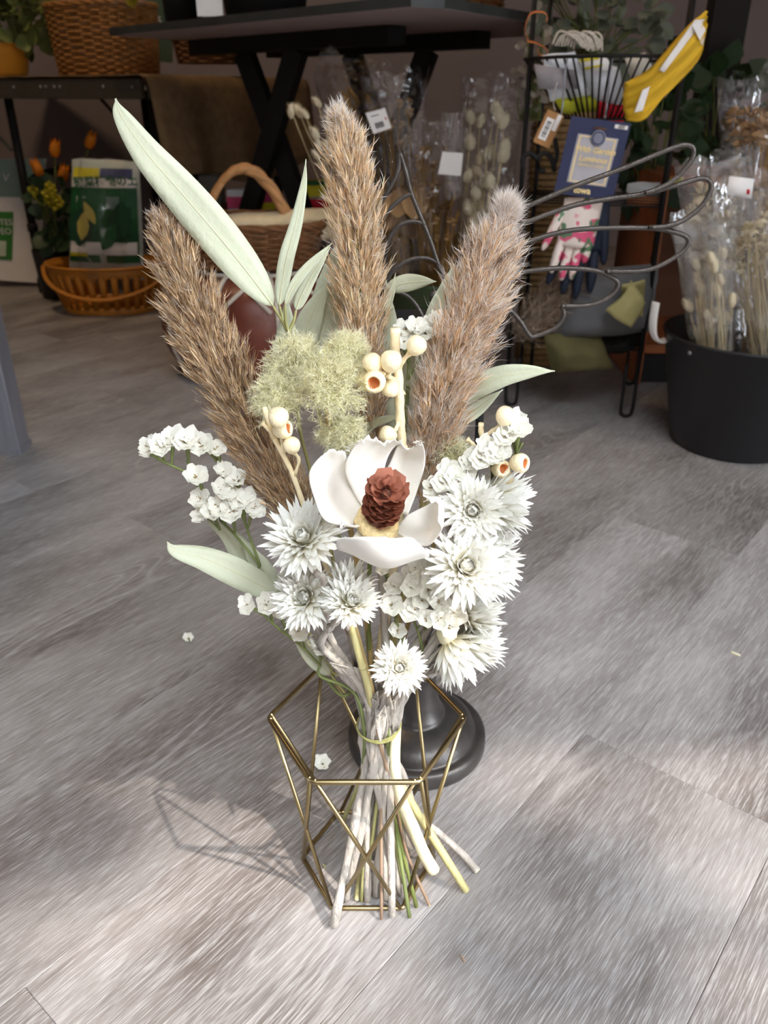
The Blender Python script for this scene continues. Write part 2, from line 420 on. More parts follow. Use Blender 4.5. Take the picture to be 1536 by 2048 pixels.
M_GREYCLOTH = mat('grey_cloth', lin(96, 96, 98), .8, .15, 14)
M_KHAKI = mat('khaki_strap', lin(164, 156, 104), .8, .08, 60, .3, 300)
M_BAGWHITE = mat('white_cloth_bag', lin(222, 226, 232), .7, .06, 20, .3, 60)
M_YELCLOTH = mat('yellow_cloth', lin(222, 178, 40), .75, .08, 20)
M_RED = mat('red_knit', lin(190, 24, 40), .8, .1, 60)
M_LIME = mat('lime_knit', lin(186, 190, 48), .8, .1, 60)
M_ORANGER = mat('orange_ribbon', lin(214, 126, 66), .5, .06)
M_DLEAF = mat('dark_leaf', lin(44, 66, 40), .5, .3, 20, trans=.1)
M_GLEAF = mat('grey_leaf', lin(112, 120, 104), .7, .25, 30, trans=.15)
M_OLEAF = mat('olive_leaf', lin(104, 112, 60), .6, .2, 20, trans=.1)
M_TULIP = mat('orange_tulip', lin(224, 132, 22), .5, .2, 20, trans=.25)
M_YFLOW = mat('yellow_blossom', lin(206, 194, 60), .6, .2, 60, trans=.2)
M_CREAMFL = mat('cream_pod', lin(232, 220, 190), .7, .1, 60, trans=.2)
M_TANFL = mat('tan_dried', lin(186, 150, 104), .8, .2, 60, trans=.15)
M_OCHRE = mat('ochre_grass', lin(150, 112, 52), .8, .2, 60, trans=.15)
M_STRAWB = mat('straw_dry', lin(200, 182, 140), .7, .15, 40)
M_BROWN = mat('brown_board', lin(92, 62, 44), .7, .2, 10)
M_SIGNG = mat('sage_print', lin(132, 156, 146), .7, .04)
M_DKPLAST = mat('olive_bucket', lin(52, 66, 40), .5, .1)
def floral():
    m, nt, b = newmat('floral_print'); L = nt.links
    tc = N(nt, 'ShaderNodeTexCoord')
    def spots(sc, off, thr):
        mp = N(nt, 'ShaderNodeMapping'); mp.inputs['Location'].default_value = off; mp.inputs['Scale'].default_value = (sc, sc, sc); L.new(tc.outputs['Object'], mp.inputs[0])
        v = N(nt, 'ShaderNodeTexNoise'); v.inputs['Scale'].default_value = 1; v.inputs['Detail'].default_value = 1; L.new(mp.outputs[0], v.inputs['Vector'])
        r = N(nt, 'ShaderNodeValToRGB'); r.color_ramp.elements[0].position = thr; r.color_ramp.elements[1].position = thr + .03; L.new(v.outputs['Fac'], r.inputs[0]); return r.outputs[0]
    a = N(nt, 'ShaderNodeMix'); a.data_type = 'RGBA'; a.inputs[6].default_value = lin(236, 222, 212); a.inputs[7].default_value = lin(222, 92, 128); L.new(spots(44, (3, 1, 2), .53), a.inputs[0])
    c = N(nt, 'ShaderNodeMix'); c.data_type = 'RGBA'; c.inputs[7].default_value = lin(96, 128, 96); L.new(a.outputs[2], c.inputs[6]); L.new(spots(60, (9, 4, 7), .60), c.inputs[0])
    L.new(c.outputs[2], b.inputs['Base Color']); b.inputs['Roughness'].default_value = .85; return m
M_FLORAL = floral()

# ---- winged iron stand right behind the bouquet
SB = Vector((.031, .588, 0))
st = thing('winged_stand', 'black iron stand with wire wings on a round pedestal base behind the bouquet', 'iron stand', SB)
MB().lathe([(0, 0), (.0645, 0), (.0652, .003), (.0648, .013), (.0625, .0155), (.0590, .0160), (.0560, .0150), (.0550, .0175), (.0530, .0225), (.0460, .0285), (.0360, .0325), (.0285, .0345), (.0262, .0350), (.0258, .0380), (.0245, .0400), (.0228, .0420), (.0205, .0500), (.0182, .0600), (.0165, .0740), (.0162, .0790), (.0180, .0810), (.0180, .0850), (.0150, .0895), (.0105, .0925), (.0075, .0980), (.0060, .1050), (0, .1055)], SB, 48).build('pedestal_base', M_IRON, st)
def wire(nm, pts, r, Y, root=st, m=M_IRONW, n=8, cyc=6):
    q = [aty(p[0], p[1], p[2] if len(p) > 2 else Y) for p in pts]
    return MB().tube(cr(q, cyc), r, n).build(nm, m, root)
MB().tube(cr([SB + Vector((0, 0, .1)), aty(880, 1200, .602), aty(945, 960, .615), aty(959, 840, .62), aty(957, 760, .622), aty(950, 620, .622), aty(940, 500, .618)], 8), .0033, 8).build('pole', M_BLACK, st)
MB().tube(cr([aty(1000, 470, .612), aty(960, 480, .612), aty(925, 515, .612), aty(897, 560, .612), aty(868, 625, .612), aty(860, 700, .612), aty(900, 800, .615), aty(957, 830, .618)], 8), .0030, 8).build('body_bar', M_BLACK, st)
RW = [[(985, 450), (1031, 424), (1140, 376), (1250, 335), (1340, 298), (1372, 290), (1387, 299), (1380, 324), (1345, 362), (1310, 380), (1290, 386)],
      [(985, 490), (1040, 451), (1140, 413), (1215, 398), (1291, 387), (1365, 367), (1400, 357), (1419, 362), (1421, 382), (1402, 413), (1368, 440), (1334, 452), (1302, 455)],
      [(985, 520), (1031, 493), (1110, 467), (1185, 457), (1297, 456), (1352, 465), (1376, 477), (1373, 494), (1355, 511), (1316, 533), (1279, 542), (1216, 543)],
      [(985, 570), (1027, 549), (1072, 540), (1129, 536), (1185, 540), (1217, 551), (1236, 566), (1226, 587), (1202, 603), (1172, 611), (1126, 612)],
      [(960, 590), (1016, 618), (1039, 640), (1059, 670), (1072, 672), (1108, 657), (1124, 640), (1128, 626), (1123, 613)]]
for k, f in enumerate(RW): wire('wing_feather', f, .0018, .600 + .004 * k)
for (x, y) in ((1290, 386), (1302, 455), (1216, 543), (1126, 612)):
    MB().lathe([(0, -.002), (.0021, -.001), (.0021, .001), (0, .002)], aty(x, y, .605), 8).build('weld_bead', M_IRONW, st)
LW = [[(800, 306), (795, 345), (776, 383), (755, 418), (735, 470)], [(800, 306), (812, 345), (822, 384), (845, 442), (862, 485), (876, 527), (890, 562)],
      [(824, 386), (800, 400), (774, 425), (758, 460), (745, 500)], [(846, 446), (822, 443), (796, 453), (777, 480), (765, 515), (750, 560)],
      [(874, 524), (852, 516), (825, 518), (802, 529), (783, 545), (765, 580)], [(790, 582), (812, 590), (830, 606), (845, 632), (860, 660)], [(876, 527), (886, 542), (890, 562), (880, 600)]]
for k, f in enumerate(LW): wire('wing_feather', f, .0015 if k != 1 else .0017, .600)
MB().tube([aty(862, 600, .608), aty(866, 588, .608), aty(880, 585, .610)], .0022, 7).build('joint_stub', M_IRONW, st)
cupc = aty(818, 650, .63)
MB().lathe([(0, -.012), (.026, -.012), (.031, -.002), (.032, .005), (.030, .005), (.026, -.008), (0, -.009)], cupc, 28).build('cup', M_BLACK, st)

# ---- big black bucket with wrapped dried flowers, right
BK = Vector((.617, 1.335, 0))
bk = thing('flower_bucket', 'big black bucket on the floor at the right edge, holding wrapped dried flowers', 'bucket', BK)
MB().lathe([(0, .002), (.104, .002), (.106, .006), (.143, .190), (.1455, .192), (.1455, .196), (.142, .196), (.104, .012), (0, .010)], BK, 48).build('body', M_BLACKMAT, bk)
MB().lathe([(0, -.0015), (.0035, -.0015), (.0035, .0015), (0, .0015)], BK + Vector((-.1255, -.062, .178)), 10, (-.8, -.4, 0)).build('rivet', M_STEEL, bk)
hp = [BK + Vector((-.138, .02, .178)), BK + Vector((-.152, .01, .176)), BK + Vector((-.166, .005, .190)), BK + Vector((-.172, -.0, .215)), BK + Vector((-.172, .0, .245))]
MB().tube(cr(hp, 6), .009, 8, flat=.25).build('handle_strap', M_WHITE, bk)

def wrap(root, a, b, ra, rb, ruff, seed, m=None, nm='cellophane', n=26, k=10):
    """crumpled open cone of film from a (bottom) to b (top)"""
    g = random.Random(seed); a, b = Vector(a), Vector(b); X, Y_, Z = frame(b - a); rows = []; L_ = (b - a).length
    for i in range(k + 1):
        t = i / k; row = []
        for j in range(n):
            an = 2 * math.pi * j / n
            q = mnoise.noise(Vector((math.cos(an) * 1.7 + seed, math.sin(an) * 1.7, t * 2.5))) * .30 + mnoise.noise(Vector((math.cos(an) * 5, math.sin(an) * 5 + seed, t * 7))) * .10
            rr = (ra + (rb - ra) * t) * (1 + q)
            row.append(a + Z * L_ * (t + (ruff * mnoise.noise(Vector((an * 2, seed, 1))) if i == k else 0)) + (X * math.cos(an) + Y_ * math.sin(an) * .7) * rr)
        rows.append(row)
    return MB().grid(rows, closed=True).build(nm, m or M_FILM, root)
def blades(name, root, items, m):
    """list of (start, end, radius) thin stalks as one part"""
    mb = MB()
    for (a, b, r) in items:
        a, b = Vector(a), Vector(b); md = a.lerp(b, .55) + Vector((rnd.uniform(-.008, .008), rnd.uniform(-.008, .008), 0))
        mb.tube(cr([a, md, b], 3), [r] * 7, 5)
    o = mb.build(name, m, root); o['kind'] = 'stuff'; return o
def podmesh(kind):
    mb = MB()
    if kind == 'pod':      # tufted cream pod
        mb.lathe([(.1, -1), (.55, -.75), (.75, -.2), (.68, .35), (.42, .75), (.36, .95)], (0, 0, 0), 9)
        for q in range(8):
            a = q * .785; mb.add([(.32 * math.cos(a - .3), .32 * math.sin(a - .3), .7), (.32 * math.cos(a + .3), .32 * math.sin(a + .3), .7), (.75 * math.cos(a), .75 * math.sin(a), 1.35)], [(0, 1, 2)])
    elif kind == 'tail':   # bunny tail
        g = random.Random(3); mb.lathe([(.1, -1), (.38, -.6), (.45, 0), (.32, .6), (0, 1)], (0, 0, 0), 10)
        for q in range(90):
            t = g.uniform(-.9, .8); a = g.random() * 6.28; r = .42 * math.sqrt(max(0, 1 - t * t)); c, s = math.cos(a), math.sin(a)
            mb.add([(r * c - .03 * s, r * s + .03 * c, t), (r * c + .03 * s, r * s - .03 * c, t), ((r + .25) * c, (r + .25) * s, t + .35)], [(0, 1, 2)])
    elif kind == 'puff':   # small ruffled tuft
        g = random.Random(9)
        for q in range(26):
            d = Vector((g.gauss(0, 1), g.gauss(0, 1), g.gauss(.4, 1))).normalized(); s = d.cross(Vector((g.random(), g.random(), 1))).normalized() * .33
            mb.add([Vector((0, 0, 0)) + d * .15, d * .8 + s, d * 1.05, d * .8 - s], [(0, 1, 2, 3)])
    elif kind == 'fox':
        g = random.Random(4); mb.lathe([(.05, -1), (.16, -.5), (.18, .2), (.08, .85), (0, 1)], (0, 0, 0), 8)
        for q in range(70):
            t = g.uniform(-.95, .9); a = g.random() * 6.28; r = .16; c, s = math.cos(a), math.sin(a)
            mb.add([(r * c - .02 * s, r * s + .02 * c, t), (r * c + .02 * s, r * s - .02 * c, t), ((r + .12) * c, (r + .12) * s, t + .18)], [(0, 1, 2)])
    elif kind == 'leaf':
        rows = []
        for t, wv in ((0, .05), (.25, .34), (.55, .42), (.85, .2), (1, .01)):
            rows.append([Vector((-wv, t, .12 * wv + .12 * t * t)), Vector((0, t, .1 * t * t)), Vector((wv, t, .12 * wv + .12 * t * t))])
        mb.grid(rows)
    elif kind == 'tulip':
        mb.lathe([(.12, -1), (.5, -.85), (.68, -.3), (.62, .3), (.5, .8)], (0, 0, 0), 10)
        for q in range(6):
            a = q * 1.047; c, s = math.cos(a), math.sin(a)
            mb.add([((.5 * c - .3 * s), (.5 * s + .3 * c), .6), ((.5 * c + .3 * s), (.5 * s - .3 * c), .6), (.6 * c, .6 * s, 1.25)], [(0, 1, 2)])
    me = mb.mesh(kind); me.polygons.foreach_set('use_smooth', [True] * len(me.polygons)); return me
_PM = {}
def pod(kind, m, root, p, r, ax, nm):
    key = (kind, m.name)
    if key not in _PM:
        me = podmesh(kind); me.materials.append(m); _PM[key] = me
    X, Y_, Z = frame(ax); return inst(_PM[key], nm, root, basis(X, Y_, Z, Vector(p), r))
def bunch(label, foot, top, spread, n, m_head, kind, r, m_stem, film_m, wrapr, seed, nm, headname, grp, heads=None, hspan=.16, wraptop=.05):
    g = random.Random(seed); foot, top = Vector(foot), Vector(top)
    root = thing(nm, label, 'dried flowers', foot, grp)
    it = []; X, Y_, Z = frame(top - foot)
    pts = heads or [top + X * g.uniform(-1, 1) * spread + Y_ * g.uniform(-1, 1) * spread * .6 - Z * hspan * g.random() ** 1.3 for _ in range(n)]
    for p in pts:
        p = Vector(p); f = foot + X * g.uniform(-.02, .02) + Y_ * g.uniform(-.015, .015); it.append((f, p, .0011))
        pod(kind, m_head, root, p, r * g.uniform(.8, 1.15), (p - f).normalized() + Vector((g.uniform(-.4, .4), g.uniform(-.5, .1), g.uniform(-.1, .3))), headname)
    for q in range(int(n * .5)): it.append((foot + X * g.uniform(-.02, .02), foot.lerp(top, .75) + X * g.uniform(-1, 1) * spread * .7 + Y_ * g.uniform(-.4, .4) * spread, .0009))
    blades('stalks', root, it, m_stem)
    if film_m: wrap(root, foot, top + Z * wraptop, wrapr * .45, wrapr, .08, seed, film_m)
    return root
GB = 'wrapped dried flowers in the right bucket'
M_FILMB = film('cellophane_bright', gloss=.12, rough=.03, milk=.05)
bunch('cellophane bunch of round white blossoms in the right bucket', BK + Vector((-.045, -.015, .05)), aty(1432, 385, 1.33), .045, 13, M_CREAMFL, 'puff', .020, M_STRAWB, M_FILMB, .075, 21, 'dried_bunch', 'blossom', GB, hspan=.11)
bunch('cellophane bunch of pale grasses at the front of the right bucket', BK + Vector((-.045, -.03, .05)), aty(1408, 500, 1.265), .035, 26, M_CREAMFL, 'tail', .013, M_STRAWB, M_FILMB, .050, 22, 'dried_bunch', 'seed_head', GB, hspan=.20)
bunch('cellophane bunch with small tufts at the right edge of the photo', BK + Vector((.035, -.05, .05)), aty(1520, 430, 1.26), .05, 18, M_CREAMFL, 'puff', .012, M_STRAWB, M_FILMB, .075, 23, 'dried_bunch', 'tuft', GB, hspan=.10)
bunch('bunch of brown papery blossoms above the right bucket', BK + Vector((.03, .03, .06)), aty(1525, 215, 1.42), .05, 16, M_TANFL, 'puff', .019, M_OCHRE, M_FILM2, .08, 24, 'dried_bunch', 'blossom', GB, hspan=.17)
tg = thing('price_tag', 'blank looking white price label on the cellophane at the right', 'price label', aty(1478, 360, 1.235))
MB().grid([[aty(1459, 352, 1.23), aty(1508, 358, 1.23)], [aty(1453, 388, 1.228), aty(1503, 398, 1.228)]]).build('label', M_WHITE, tg, solid=.0006)
MB().grid([[aty(1494, 378, 1.2285), aty(1500, 379, 1.2285)], [aty(1493, 388, 1.2275), aty(1499, 389, 1.2275)]]).build('red_mark', M_RED, tg, solid=.0003)

# ---- wire rack
RL, RRt = Vector((.24, 1.52, 0)), Vector((.47, 1.45, 0)); RBK = Vector((.058, .19, 0)); RFW = -RBK.normalized()
rk = thing('wire_rack', 'black wire display rack with a half round basket on top, standing behind the bucket', 'rack', RL)
for (p, q) in ((RL, 0), (RRt, 1), (RL + RBK, 0), (RRt + RBK, 1)):
    top = .80
    MB().tube([p + Vector((0, 0, .075)), p + Vector((0, 0, top))], .0042, 8).build('post', M_BLACK, rk)
    inn = (RRt - RL).normalized() * (.021 if q == 0 else -.021)
    MB().tube(cr([p + Vector((0, 0, .10)), p + Vector((0, 0, .018)), p + inn * .3 + Vector((0, 0, .004)), p + inn * .75 + Vector((0, 0, .004)), p + inn + Vector((0, 0, .018)), p + inn + Vector((0, 0, .10))], 5), .0034, 7).build('foot', M_BLACK, rk)
for z in (.13, .378):
    for f in range(6):
        o_ = RBK * (f / 5); MB().tube([RL + o_ + Vector((0, 0, z)), RRt + o_ + Vector((0, 0, z))], .0018, 6).build('shelf_wire', M_BLACK, rk)
    for p in (RL, RRt): MB().tube([p + Vector((0, 0, z)), p + RBK + Vector((0, 0, z))], .0022, 6).build('shelf_wire', M_BLACK, rk)
def arc(z, bulge, inset=0.0, n=18):
    a, b_ = RL.lerp(RRt, inset), RL.lerp(RRt, 1 - inset); out = []
    for i in range(n + 1):
        t = i / n; p = a.lerp(b_, t) + RFW * bulge * math.sin(math.pi * t) ** .7; p.z = z; out.append(p)
    return out
rim, low = arc(.598, .105, -.04), arc(.512, .06, .26)
MB().tube(rim, .0026, 7).build('basket_rim', M_BLACK, rk); MB().tube(low, .002, 6).build('basket_bottom', M_BLACK, rk)
MB().tube([rim[0], RL + RBK * .8 + Vector((0, 0, .598)), RRt + RBK * .8 + Vector((0, 0, .598)), rim[-1]], .0024, 6).build('basket_rim', M_BLACK, rk)
for i in range(len(rim)):
    MB().tube([rim[i], low[i]], .0017, 6).build('basket_wire', M_BLACK, rk)
for t in (.28, .56):
    p = RL.lerp(RRt, t) + RFW * .08; 
    MB().tube(cr([p + Vector((0, 0, .60)), p + RFW * .01 + Vector((0, 0, .57)), p + RFW * .004 + Vector((0, 0, .53)), p + RFW * .02 + Vector((0, 0, .515))], 4), .0015, 6).build('hook', M_STEEL, rk)
# ribbon bow on the post
rb = thing('orange_ribbon', 'curled orange ribbon tied to the left post of the wire rack', 'ribbon', aty(1060, 95, 1.47))
for k, pts in enumerate([[(1056, 84), (1050, 60), (1060, 30), (1085, 26), (1094, 36), (1092, 45)], [(1054, 84), (1072, 88), (1092, 100), (1094, 112), (1080, 112), (1074, 100)]]):
    q = cr([aty(x, y, 1.475) for x, y in pts], 6)
    MB().grid([[p + Vector((0, -.004, .0)), p + Vector((.001, .006, .003))] for p in q]).build('loop', M_ORANGER, rb, solid=.0006)
# goods in the rack basket
def pouch(nm, label, cat, corners, Y, m, puff=.018, grp=None, extra=None):
    """stuffed bag: corners px (TL,TR,BR,BL), bulging front and back"""
    C = [aty(x, y, Y) for x, y in corners]; n = 8
    root = thing(nm, label, cat, (C[2] + C[3]) / 2, grp); mb = MB()
    for sgn in (-1, 1):
        rows = []
        for i in range(n + 1):
            v = i / n; a, b_ = C[0].lerp(C[3], v), C[1].lerp(C[2], v); row = []
            for j in range(n + 1):
                u = j / n; k = (math.sin(math.pi * u) * math.sin(math.pi * v)) ** .38
                p = a.lerp(b_, u); nz = mnoise.noise(p * 28) * .35 + 1
                row.append(p + Vector((0, sgn * puff * k * nz + .25 * puff * mnoise.noise(p * 45), .006 * mnoise.noise(p * 24))))
            rows.append(row)
        mb.grid(rows if sgn < 0 else [r[::-1] for r in rows])
    mb.build('bag', m, root)
    return root
p = pouch('cloth_pouch', 'white cloth packet with a grey printed card in the rack basket', 'packet', [(1085, 112), (1150, 100), (1185, 190), (1100, 205)], 1.455, M_BAGWHITE, .016)
MB().grid([[aty(1068, 128, 1.431), aty(1150, 140, 1.431)], [aty(1078, 178, 1.431), aty(1160, 178, 1.431)]]).build('card', mat('grey_card', lin(150, 144, 148), .7), p, solid=.001)
p = pouch('cloth_pouch', 'bluish white cloth packet with a yellow and white paper label', 'packet', [(1160, 120), (1238, 135), (1250, 210), (1188, 215)], 1.45, M_BAGWHITE, .018)
MB().grid([[aty(1155, 120, 1.424), aty(1210, 112, 1.424)], [aty(1172, 142, 1.424), aty(1232, 140, 1.424)]]).build('label', M_WHITE, p, solid=.0006)
MB().grid([[aty(1158, 119, 1.422), aty(1196, 113, 1.422)], [aty(1160, 124, 1.422), aty(1199, 118, 1.422)]]).build('yellow_strip', M_YELP, p, solid=.0004)
MB().grid([[aty(1166, 136, 1.422), aty(1205, 128, 1.422)], [aty(1168, 140, 1.422), aty(1207, 132, 1.422)]]).build('yellow_strip', M_YELP, p, solid=.0004)
pouch('cloth_pouch', 'cream white cloth bag at the back of the rack basket', 'packet', [(1250, 118), (1290, 105), (1320, 160), (1265, 175)], 1.47, mat('cream_cloth', lin(226, 222, 208), .8, .06), .016)
pouch('work_glove', 'bundle of lime yellow knitted gloves at the bottom of the rack basket', 'gloves', [(1105, 195), (1215, 190), (1200, 228), (1125, 228)], 1.455, M_LIME, .014)
pouch('work_glove', 'bundle of red knitted gloves beside the yellow cloth', 'gloves', [(1190, 205), (1250, 205), (1248, 240), (1195, 240)], 1.445, M_RED, .012)
mo = thing('string_mop', 'bundle of off white cotton strings above the white packets', 'string bundle', aty(1150, 110, 1.46))
mb = MB()
for k in range(14):
    a0 = aty(1105 + 6 * k, 92 + rnd.uniform(-6, 6), 1.455); mb.tube(cr([a0, aty(1120 + 5 * k, 68 + rnd.uniform(-6, 6), 1.45), aty(1150 + 4 * k, 72 + rnd.uniform(-8, 8), 1.445), aty(1165 + 3 * k, 98 + rnd.uniform(-5, 5), 1.445)], 4), .0017, 5)
mb.build('strings', M_CORD, mo)['kind'] = 'stuff'
# yellow folded cloth leaning out of the basket
yc = thing('yellow_cloth', 'folded yellow cloth with white patches leaning out of the rack basket', 'cloth', aty(1265, 238, 1.40))
Cc = [[(1250, 165, 1.40), (1246, 205, 1.395), (1252, 240, 1.395)], [(1300, 140, 1.385), (1285, 190, 1.38), (1285, 238, 1.385)], [(1350, 85, 1.385), (1345, 140, 1.375), (1325, 195, 1.385)], [(1385, 45, 1.39), (1398, 85, 1.38), (1392, 125, 1.39)], [(1412, 22, 1.40), (1412, 50, 1.395), (1405, 85, 1.40)]]
g = patch([[aty(*p) for p in r] for r in Cc], 5, 6)
for i, r in enumerate(g):
    for j in range(len(r)): r[j] = r[j] + Vector((0, .005 * math.sin(j * 2.4 + i * .2), 0))
MB().grid(g).build('sheet', M_YELCLOTH, yc, solid=.004)
for ct in ([[(1285, 180, 1.372), (1300, 172, 1.372)], [(1268, 225, 1.372), (1285, 222, 1.372)]], [[(1390, 40, 1.372), (1410, 38, 1.385)], [(1318, 140, 1.370), (1328, 145, 1.370)]], [[(1400, 40, 1.384), (1411, 60, 1.384)], [(1385, 52, 1.372), (1405, 92, 1.378)]]):
    gp = patch([[aty(*p) for p in r] + [] for r in ct] if False else [[aty(*r[0]), (aty(*r[0]) + aty(*r[1])) / 2, aty(*r[1])] for r in (ct[0], [tuple((a + b) / 2 for a, b in zip(u, v)) for u, v in zip(*ct)], ct[1])], 4, 3)
    MB().grid(gp).build('white_patch', M_WHITE, yc, solid=.001)
# navy hanging card
NC = [aty(1143, 232, 1.372), aty(1262, 247, 1.372), aty(1225, 402, 1.372), aty(1107, 386, 1.372)]
nc = thing('glove_card', 'navy blue header card with gold lettering, hanging on the rack above the floral gloves', 'card', (NC[2] + NC[3]) / 2)
cx_, cy_ = (NC[1] - NC[0]).normalized(), (NC[0] - NC[3]).normalized()
def cardpt(u, v, d=0): return NC[3] + (NC[2] - NC[3]) * u + (NC[0] - NC[3]) * v + Vector((0, -d, 0))
def cardquad(nm, u0, u1, v0, v1, d, m, th=.0004): MB().grid([[cardpt(u0, v0, d), cardpt(u1, v0, d)], [cardpt(u0, v1, d), cardpt(u1, v1, d)]]).build(nm, m, nc, solid=th, smooth=False)
MB().grid([[NC[0], NC[1]], [NC[3], NC[2]]]).build('card', M_NAVY, nc, solid=.0012, smooth=False)
cardquad('panel', .17, .83, .17, .80, .001, mat('silver_panel', lin(176, 172, 178), .5))
for (a, b_, c_, d_) in ((.20, .80, .185, .20), (.20, .80, .77, .785), (.20, .225, .185, .785), (.775, .80, .185, .785)): cardquad('gold_border', a, b_, c_, d_, .0018, M_GOLDP, .0003)
MB().lathe([(0, -.0005), (.0115, -.0005), (.0115, .0005), (.010, .0007), (0, .0007)], cardpt(.5, .775, .003), 24, (0, -1, 0)).build('crest', mat('crest_grey', lin(120, 122, 138), .5), nc)
MB().lathe([(.0078, -.0003), (.0088, .0006), (.0096, -.0003)], cardpt(.5, .775, .0042), 24, (0, -1, 0), cap=False).build('crest_ring', M_NAVY, nc)
MB().grid([[cardpt(.36, .885, .0012), cardpt(.64, .885, .0012)], [cardpt(.44, .915, .0012), cardpt(.56, .915, .0012)]]).build('hang_slot', M_BROWN, nc, solid=.0003)
W_ = (NC[2] - NC[3]).length
textmesh('With Garden', W_ * .122, cardpt(.5, .615, .003), cx_, cy_, M_GOLDP, nc, shear=.25, bold=.0003)
textmesh('Luminous', W_ * .12, cardpt(.5, .50, .003), cx_, cy_, M_GOLDP, nc, shear=.25, bold=.0003)
textmesh('PREMIUM SERIES', W_ * .062, cardpt(.5, .415, .003), cx_, cy_, M_GOLDP, nc)
textmesh('towa', W_ * .14, cardpt(.45, .085, .003), cx_, cy_, M_GOLDP, nc, bold=.0004)
cardquad('price_sticker', .72, .93, .925, .975, .0015, M_WHITE); textmesh('600', W_ * .07, cardpt(.825, .95, .0026), cx_, cy_, M_INK, nc)
# gloves
def glove(label, root_px, Y, tips, m, th, grp, wid=11):
    pts = [aty(x, y, Y) for x, y in root_px]; root = thing('garden_glove', label, 'glove', aty(tips[2][0], tips[2][1], Y), grp)
    g_ = patch([[pts[0], (pts[0] + pts[1]) / 2 + Vector((0, -.006, 0)), pts[1]], [(pts[0] + pts[3]) / 2, (pts[0] + pts[2]) / 2 + Vector((0, -.012, 0)), (pts[1] + pts[2]) / 2], [pts[3], (pts[2] + pts[3]) / 2 + Vector((0, -.010, 0)), pts[2]]], 5, 5)
    MB().grid(g_).build('palm', m, root, solid=.010)
    s = pxm(Y, .3)
    for k, (x, y, bx, by) in enumerate(tips):
        q = cr([aty(bx, by, Y), aty((x + bx) / 2, (y + by) / 2, Y - .003), aty(x, y, Y)], 5)
        MB().tube(q, [wid * s * f for f in (.95, 1, 1, 1, 1, .98, .95, .9, .8, .65, .35)], 8).build('thumb' if k == 4 else 'finger', m, root)
    return root
M_NAVYG = mat('navy_rubber', lin(28, 38, 56), .6, .12, 40)
GG = 'pair of floral garden gloves'
glove('white garden glove with pink rose print hanging under the navy card', [(1130, 395), (1205, 395), (1182, 495), (1115, 490)], 1.40, [(1102, 545, 1124, 480), (1122, 560, 1140, 488), (1142, 558, 1158, 490), (1168, 525, 1176, 485), (1085, 500, 1125, 420)], M_FLORAL, .01, GG, 9)
glove('navy rubber coated glove hanging behind the floral one', [(1160, 400), (1218, 405), (1205, 500), (1130, 500)], 1.42, [(1095, 568, 1128, 485), (1125, 588, 1145, 500), (1150, 598, 1165, 500), (1180, 585, 1188, 500), (1207, 530, 1208, 425)], M_NAVYG, .01, GG, 11)
tg = thing('kraft_tag', 'brown kraft price tag with barcode hanging on the left of the rack', 'price tag', aty(1090, 250, 1.40))
q = [aty(1096, 218, 1.395), aty(1128, 232, 1.395), aty(1098, 297, 1.395), aty(1066, 283, 1.395)]
def quadpart(nm, m, root, C, u0, u1, v0, v1, d, th=.0005):
    f = lambda u, v: C[0].lerp(C[1], u).lerp(C[3].lerp(C[2], u), v) + Vector((0, -d, 0))
    return MB().grid([[f(u0, v0), f(u1, v0)], [f(u0, v1), f(u1, v1)]]).build(nm, m, root, solid=th, smooth=False)
quadpart('tag', M_KRAFT, tg, q, 0, 1, 0, 1, 0, .001); quadpart('sticker', M_WHITE, tg, q, .16, .62, .2, .85, .001)
for k in range(9): quadpart('barcode_bar', M_INK, tg, q, .25, .50, .30 + k * .055, .30 + k * .055 + (.02 if k % 3 else .035), .002, .0003)
quadpart('price_sticker', M_WHITE, tg, q, .66, .9, .02, .5, .0012)
MB().tube(cr([aty(1110, 222, 1.397), aty(1106, 195, 1.40), aty(1115, 165, 1.405)], 4), .0006, 5).build('string', M_CORD, tg)
hk = thing('plant_hook', 'pair of black curved hooks hanging on the left post of the wire rack', 'hook', aty(1060, 330, 1.40))
for dx in (0, 30): MB().tube(cr([aty(1047 + dx, 340, 1.40), aty(1045 + dx, 318, 1.40), aty(1058 + dx, 306, 1.40), aty(1072 + dx, 316, 1.40), aty(1078 + dx, 338, 1.40), aty(1090 + dx * .7, 342, 1.40)], 5), .0038, 7).build('hook', M_BLACK, hk)
MB().tube(cr([aty(1106, 338, 1.40), aty(1114, 310, 1.40), aty(1110, 275, 1.40)], 5), .0036, 7).build('hook', M_BLACK, hk)
# grey and khaki bags on the low shelf
pouch('canvas_bag', 'dark grey canvas bag on the low shelf of the rack', 'bag', [(1150, 545), (1320, 525), (1300, 665), (1100, 690)], 1.47, M_GREYCLOTH, .045)
sp = thing('strap', 'wide khaki strap folded over the grey canvas bag', 'strap', aty(1270, 660, 1.40))
MB().grid(patch([[aty(1210, 620, 1.405), aty(1245, 590, 1.40), aty(1262, 560, 1.405)], [aty(1235, 640, 1.395), aty(1262, 612, 1.39), aty(1282, 590, 1.395)], [aty(1262, 655, 1.40), aty(1278, 630, 1.398), aty(1290, 605, 1.40)]], 5, 5)).build('band', M_KHAKI, sp, solid=.003)
MB().grid(patch([[aty(1243, 570, 1.40), aty(1268, 566, 1.398), aty(1290, 560, 1.40)], [aty(1245, 600, 1.424), aty(1268, 596, 1.422), aty(1288, 595, 1.424)], [aty(1258, 640, 1.397), aty(1272, 635, 1.424), aty(1284, 632, 1.398)]], 5, 5)).build('band', M_KHAKI, sp, solid=.003)
pouch('canvas_bag', 'olive khaki bag slumped at the bottom left of the rack', 'bag', [(1086, 668), (1200, 672), (1228, 738), (1104, 746)], 1.46, mat('olive_cloth', lin(92, 86, 52), .85, .15, 20), .035)
